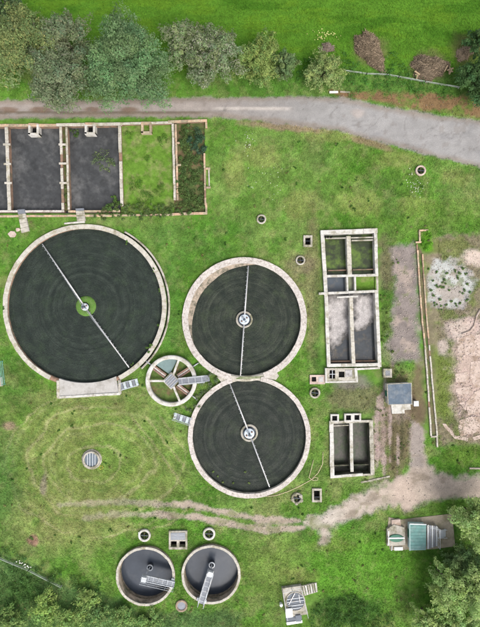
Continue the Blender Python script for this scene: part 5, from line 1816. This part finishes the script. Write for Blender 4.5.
GW = (0.062, 0.112, 0.026)
weeds('pale green weeds growing on the sludge of the second dark settling bay', [(104, 159, 9, .3), (98, 164, 6, .3), (110, 166, 6, .25), (96, 155, 4, .2)], (0.085, 0.118, 0.05), 101, 55, .11, -0.68)
weeds('small green weed patch in the upper corner of the second dark settling bay', [(76, 133, 4, .4), (73, 130, 3, .3)], (0.05, 0.085, 0.025), 102, 180, .11, -0.68)
weeds('weeds in the lower right corner of the second dark settling bay', [(115, 198, 4, .9), (117, 205, 4, .9), (113, 206, 5, .8)], GW, 103, 200, .11, -0.6)
weeds('strip of weeds between the twin dividing walls of the settling bays', [(64.2, 146, 1.8, .4), (65, 165, 2, .35), (66, 187, 2.2, .5), (66, 196, 2.4, .6), (66.4, 204, 2.4, .6)], (0.075, 0.10, 0.03), 104, 220, .09, -0.15)
weeds('shrubby weeds filling the narrow right settling bay', [(190, 135, 11, .6), (188, 160, 9, .4), (193, 178, 9, .5), (185, 190, 8, .4), (198, 196, 7, .5), (184, 172, 7, .4), (190, 204, 10, .5), (183, 145, 7, .5), (184, 182, 8, .5), (195, 165, 9, .5), (182, 130, 5, .5), (200, 186, 6, .5)], (0.056, 0.092, 0.028), 105, 190, .11, -0.3, (0.09, 0.11, 0.04))
weeds('dark bluish bush at the upper right of the narrow settling bay', [(197, 138, 9, 1.3), (199, 147, 7, 1.1), (192, 144, 6, 1.0)], (0.036, 0.072, 0.040), 106, 230, .11, -0.3)
weeds('tangled weeds over the lower wall of the grassy settling bay', [(x, 206.5 + (x % 5), 4.5, .7) for x in range(104, 202, 4)] + [(x, 214 + x % 4, 3.5, .5) for x in range(98, 172, 5)], (0.062, 0.100, 0.030), 107, 190, .10, 0.0, (0.10, 0.12, 0.045))
weeds('tall grass in the grassy settling bay corners', [(128, 135, 5, .3), (150, 160, 5, .2), (135, 185, 7, .3), (160, 190, 7, .35), (165, 140, 6, .3), (145, 200, 8, .4)], (0.055, 0.115, 0.018), 108, 90, .10, -0.3)
weeds('dark nettle patch on the lower lawn left of the grove', [(345, 612, 18, .8), (325, 620, 16, .7), (365, 618, 16, .8), (350, 600, 10, .6), (385, 622, 10, .7)], (0.040, 0.088, 0.020), 109, 60, .12)
weeds('pale scrub between the spoked chamber and the touching filters', [(206, 386, 6, .9), (212, 379, 6, .9), (201, 396, 5, .8), (197, 404, 5, .8), (214, 372, 4, .6), (189, 408, 4, .6)], (0.085, 0.115, 0.055), 110, 150, .11, 0, (0.13, 0.15, 0.09))
weeds('weeds sprouting from the right rim of the largest filter', [(150, 346, 3, .4), (147, 350, 3.4, .4), (126, 243, 2.4, .3), (153, 270, 2, .3), (160, 290, 1.6, .25), (3, 307, 2.4, .35), (133, 365, 2.4, .3), (158, 325, 1.4, .2)], GW, 111, 240, .09, 0.3)
weeds('bright green leafy clump at the top end of the brick channel', [(426, 236, 5, .4), (427, 246, 5.5, .5), (424, 242, 3, .4)], (0.075, 0.175, 0.018), 112, 160, .11)
weeds('scattered weed tufts on the pale gravel patch', [(441, 288, 3.4, .25)] + [(x, y, r, .18) for x, y, r in ((457, 277, 2.4), (462, 292, 1.9), (455, 271, 1.5), (466, 274, 1.2), (433, 281, 1.4), (437, 272, 1.1), (431, 290, 1.3), (452, 301, 1.4), (460, 303, 1.2), (447, 273, 1.0), (440, 299, 1.0), (467, 284, 1.1), (449, 290, .9), (444, 280, .9), (470, 293, 1.0), (435, 304, 2.0), (441, 308, 2.4), (463, 268, 1.6), (459, 273, 1.5), (436, 286, 1.4), (434, 295, 1.5), (464, 290, 1.6), (467, 300, 1.4), (456, 305, 1.6), (446, 305, 1.3), (444, 284, 2.2))], (0.075, 0.125, 0.04), 113, 230, .09)
weeds('sprigs growing on the stones of the lower touching filter', [(x, y, .7, .15) for x, y in ((218, 476), (223, 482), (233, 483), (245, 472), (249, 483), (213, 472), (237, 400))], (0.11, 0.15, 0.05), 114, 300, .07, -0.18)
weeds('weeds around the foot of the small two-bay tank right wall', [(374, 432, 2.4, .3), (375, 448, 2.4, .3), (374, 462, 2.2, .3), (366, 478, 3, .25), (384, 412, 4, .3), (402, 445, 3, .2), (396, 458, 3, .2), (378, 410, 3, .3)], (0.08, 0.10, 0.035), 115, 110, .09)
weeds('bush growth right of the long tank beside the stony yard', [(384, 312, 4, .4), (386, 325, 4.5, .5), (384, 338, 4, .4), (396, 262, 3, .3), (389, 350, 4, .3), (395, 374, 5, .3), (401, 372, 4, .3), (383, 298, 3, .3)], (0.078, 0.115, 0.03), 116, 110, .10)
weeds('rank growth under the small light tree and heaps by the verge', [(350, 68, 9, .6), (344, 58, 7, .6), (400, 74, 12, .5), (385, 84, 14, .5), (420, 88, 12, .5), (355, 84, 12, .5), (312, 62, 8, .6), (390, 60, 7, .5), (300, 76, 9, .5), (445, 90, 10, .5)], (0.042, 0.105, 0.02), 117, 45, .12)
weeds('leafy growth along the lower left fence', [(8, 550, 6, .7), (22, 558, 6, .6), (38, 566, 6, .8), (56, 576, 7, .9), (76, 584, 8, .9), (92, 588, 8, 1.0), (12, 575, 12, .7), (28, 590, 12, .7), (6, 598, 12, .7)], (0.052, 0.105, 0.028), 118, 70, .12)


# ---------------------------------------------------------------- brushwood heaps
def heap(label, cx, cy, rx, ry, rot, h_, col, seed, n=420, pale=None):
    rng = np.random.default_rng(seed)
    c = W(cx, cy, h_ * .4)
    t = thing('brushwood_heap', label, 'brush heap', (c.x, c.y, 0), 'brushwood heaps')
    A, B = M_(rx), M_(ry)
    cr, sr = math.cos(rot), math.sin(rot)
    prof = []
    g = 26
    v, f = [], []
    for i in range(g):
        for j in range(9):
            a, q = 2 * PI * i / g, j / 8
            w = 1 + .18 * math.sin(3 * a + seed) + .1 * math.sin(7 * a)
            u_, v_ = A * q * w * math.cos(a), B * q * w * math.sin(a)
            z = h_ * (1 - q ** 2.2) * (0.8 + .35 * rng.random()) - (.1 if j == 8 else 0)
            v.append((c.x + u_ * cr - v_ * sr, c.y + u_ * sr + v_ * cr, z))
    for i in range(g):
        for j in range(8):
            i2 = (i + 1) % g
            f.append([i * 9 + j, i * 9 + j + 1, i2 * 9 + j + 1, i2 * 9 + j])
    m = pmat('brush_' + str(seed), tuple(x * .75 for x in col), 0.95, 0.5, 3.0, (0.07, 0.055, 0.035), 1.2, 0.6, 0.8, 8, 0.1)
    MB().add(v, f).build('mound', m, t, True)
    mb, mp = MB(), MB()
    for k in range(n):
        a, q = rng.uniform(0, 2 * PI), math.sqrt(rng.random())
        w = 1 + .18 * math.sin(3 * a + seed) + .1 * math.sin(7 * a)
        u_, v_ = A * q * w * math.cos(a), B * q * w * math.sin(a)
        z = h_ * (1 - q ** 2.2) * 0.95 + rng.uniform(0, .15)
        d = rng.normal(size=3)
        d[2] *= .3
        d /= np.linalg.norm(d)
        L = rng.uniform(.12, .42)
        p0 = np.array([c.x + u_ * cr - v_ * sr, c.y + u_ * sr + v_ * cr, max(.05, z)])
        r = rng.uniform(.02, .05)
        (mp if rng.random() < .2 else mb).tube([tuple(p0 - d * L), tuple(p0 + d * L)], [r, r * .5], 4)
    o = mb.build('branches', pmat('brush_stick_' + str(seed), col, 0.95, 0.35, 3.0, None, 1, 0, .2, 10, .1), t)
    o['kind'] = 'stuff'
    o = mp.build('cut_branches', pmat('pale_stick', (0.30, 0.23, 0.16), 0.95, 0.3, 3.0, None, 1, 0, .2, 10, .1), t)
    o['kind'] = 'stuff'
    if pale:
        for (x, y, r) in pale:
            q = W(x, y, .3)
            for k in range(5):
                a = rng.uniform(0, PI)
                dv = Vector((math.cos(a), math.sin(a), .1)) * r * .2
                pp = Vector((q.x + rng.normal() * r * .10, q.y + rng.normal() * r * .06, .25 + .12 * k))
                MB().tube([pp - dv, pp + dv], .12, 7).build('log', pmat('cut_wood', (0.30, 0.225, 0.14), 0.9, .25, 4, None, 1, 0, .2, 10, .1), t)
    return t


heap('long brown brushwood heap slanting at the meadow edge', 371, 49, 11, 22, 0.55, 1.6, (0.165, 0.125, 0.085), 201, 1100)
heap('round brown brushwood heap with sawn pale logs', 430, 66.5, 18, 12.5, 0.0, 1.5, (0.15, 0.115, 0.08), 202, 1000, [(418, 74, 2.6), (448, 70, 2.6)])
heap('small tan heap of wood by the dark bush at the right edge', 466, 52, 11, 6, 0.5, 0.9, (0.24, 0.185, 0.13), 203, 260)
heap('tiny heap of grey-brown rubbish above the small light tree', 327, 47.5, 7.5, 4.5, 0.1, 0.8, (0.18, 0.14, 0.12), 204, 120)
q = W(319.5, 50, 0)

# ---------------------------------------------------------------- grass, too fine to count
def grass(n, seed):
    rng = np.random.default_rng(seed)
    x = rng.uniform(-46, 46, n)
    y = rng.uniform(-58, 58, n)
    px, py = 240 + x / S, 313.5 - y / S
    c, b, tl, *_ = groundcolour(px, py)
    d = np.zeros(n, bool)
    keep = (rng.random(n) > b * 1.05) & ~inhole(x, y)
    for (cx, cy), r in ((BIG['c'], 84), (F2['c'], 63), (F3['c'], 62), ((171, 381), 26), ((145.3, 576.7), 30), ((211, 575), 30)):
        keep &= np.hypot(px - cx, py - cy) > r
    for (x0, y0, x1, y1) in ((320, 229, 382, 384), (329, 413, 375, 479), (-60, 119, 209, 218), (386, 382, 413, 414), (57, 380, 121, 399), (388, 515, 455, 550), (281, 586, 318, 625), (168, 530, 188, 550), (415, 240, 438, 438)):
        keep &= ~((px > x0) & (px < x1) & (py > y0) & (py < y1))
    x, y, c, tl = x[keep], y[keep], c[keep], tl[keep]
    n = len(x)
    L = (0.12 + 0.36 * tl) * rng.uniform(.5, 1.3, n)
    patch = fbm(x, y, 3.0, 90)
    L *= 0.6 + 0.9 * patch
    a = rng.uniform(0, 2 * PI, n)
    lean = rng.uniform(.7, 1.3, n)
    w = rng.uniform(.025, .06, n)
    zb = -0.03
    base = np.stack([x, y, np.full(n, zb + .04)], -1)
    dr = np.stack([np.cos(a), np.sin(a), np.zeros(n)], -1)
    sd = np.stack([-np.sin(a), np.cos(a), np.zeros(n)], -1)
    tip = base + dr * (L * lean)[:, None]
    tip[:, 2] = zb + 0.07 + L * 0.20
    mid = base + dr * (L * lean * .4)[:, None]
    mid[:, 2] = zb + 0.06 + L * .17
    v = np.stack([base - sd * w[:, None], base + sd * w[:, None], mid + sd * w[:, None] * .8, tip, mid - sd * w[:, None] * .8], 1).reshape(-1, 3)
    f = np.arange(5 * n).reshape(n, 5)
    cc = c * (1 + rng.uniform(-.12, .42, (n, 1)))
    cc *= np.array([1, 1, 1]) + rng.uniform(-.12, .12, (n, 3)) * np.array([1, .4, 1])
    o = npmesh('grass', v, f, BLADE, np.repeat(cc, 5, 0))
    o['kind'] = 'stuff'
    tag(o, 'rough green grass covering the ground round the tanks', 'grass')



def loose_stones(label, n, box, seed, want, mat, lo=.04, hi=.14):
    rng = np.random.default_rng(seed)
    px, py = rng.uniform(box[0], box[2], n), rng.uniform(box[1], box[3], n)
    c, b, tl, rm, tm, ym = groundcolour(px, py)
    k = want(b, rm, tm, ym, px, py) & (rng.random(n) < .9)
    px, py = px[k], py[k]
    x, y = (px - 240) * S, (313.5 - py) * S
    ok = ~inhole(x, y)
    x, y = x[ok], y[ok]
    m = len(x)
    oc = np.array([(1, 0, 0), (0, 1, 0), (-1, 0, 0), (0, -1, 0), (.15, .1, .75), (-.1, .1, -.6)], float)
    r = rng.uniform(lo, hi, m) ** 1.0
    v = oc[None] * r[:, None, None] * rng.uniform(.65, 1.25, (m, 6, 1))
    a = rng.uniform(0, 2 * PI, m)
    ca, sa = np.cos(a)[:, None], np.sin(a)[:, None]
    vx = v[..., 0] * ca - v[..., 1] * sa + x[:, None]
    vy = v[..., 0] * sa + v[..., 1] * ca + y[:, None]
    v = np.stack([vx, vy, v[..., 2] + .01], -1).reshape(-1, 3)
    f0 = np.array([(0, 1, 4), (1, 2, 4), (2, 3, 4), (3, 0, 4), (1, 0, 5), (2, 1, 5), (3, 2, 5), (0, 3, 5)])
    f = (f0[None] + (np.arange(m) * 6)[:, None, None]).reshape(-1, 3)
    o = npmesh('loose_stones', v, f, mat)
    o['kind'] = 'stuff'
    tag(o, label, 'stones')


PEB = pmat('loose_stone', (0.38, 0.33, 0.28), 0.95, 0.4, 3.0, (0.24, 0.20, 0.17), 2.0, 0.5, 0.2, 20, 0.15)
loose_stones('loose stones scattered over the dirt track', 1500, (100, 418, 490, 548), 301, lambda b, rm, tm, ym, px, py: tm > .25, PEB)
loose_stones('loose stones scattered over the stony yard and pale patch', 1500, (384, 240, 480, 368), 302, lambda b, rm, tm, ym, px, py: ym > .4, PEB)
loose_stones('rubble bits round the broken slabs at the right edge', 500, (438, 300, 488, 446), 303, lambda b, rm, tm, ym, px, py: (b > .45) & (ym < .3), pmat('rubble_bit', (0.42, 0.34, 0.30), 0.95, 0.4, 3.0, (0.28, 0.22, 0.18), 2.0, 0.5, 0.2, 20, 0.15), .05, .24)
loose_stones('stones and clods along the road edges', 1500, (0, 92, 480, 172), 304, lambda b, rm, tm, ym, px, py: (rm > .15) & (rm < .85) | ((b > .5) & (rm < .3)), pmat('clod', (0.20, 0.155, 0.115), 0.95, 0.5, 3.0, (0.10, 0.08, 0.06), 2.0, 0.5, 0.2, 20, 0.15), .04, .13)
rr_ = random.Random(5)
sp = []
while len(sp) < 150:
    x, y = rr_.uniform(0, 480), rr_.uniform(120, 620)
    if any(math.hypot(x - cx, y - cy) < r for (cx, cy), r in ((BIG['c'], 86), (F2['c'], 65), (F3['c'], 64), ((171, 381), 27), ((145, 577), 32), ((211, 575), 32), ((91, 460), 12))):
        continue
    if (318 < x < 384 and 227 < y < 386) or (327 < x < 378 and 410 < y < 482) or (x < 212 and y < 222) or (384 < x and 380 < y < 416 and x < 420) or (386 < x < 456 and 510 < y < 552) or (278 < x < 320 and 580 < y) or (166 < x < 190 and 528 < y < 552):
        continue
    bb = groundcolour(np.array([x]), np.array([y]))[1][0]
    if bb > .3:
        continue
    sp.append((x, y, rr_.uniform(.6, 2.2), rr_.uniform(.12, .3)))
weeds('dock and thistle clumps dotted through the grass', sp[:75], (0.040, 0.092, 0.016), 120, 110, .10)
weeds('pale seeding grass clumps dotted through the lawn', sp[75:], (0.115, 0.125, 0.045), 121, 70, .10)

grass(330000, 77)

for o in list(bpy.data.objects):
    if '_loc' in o:
        del o['_loc']
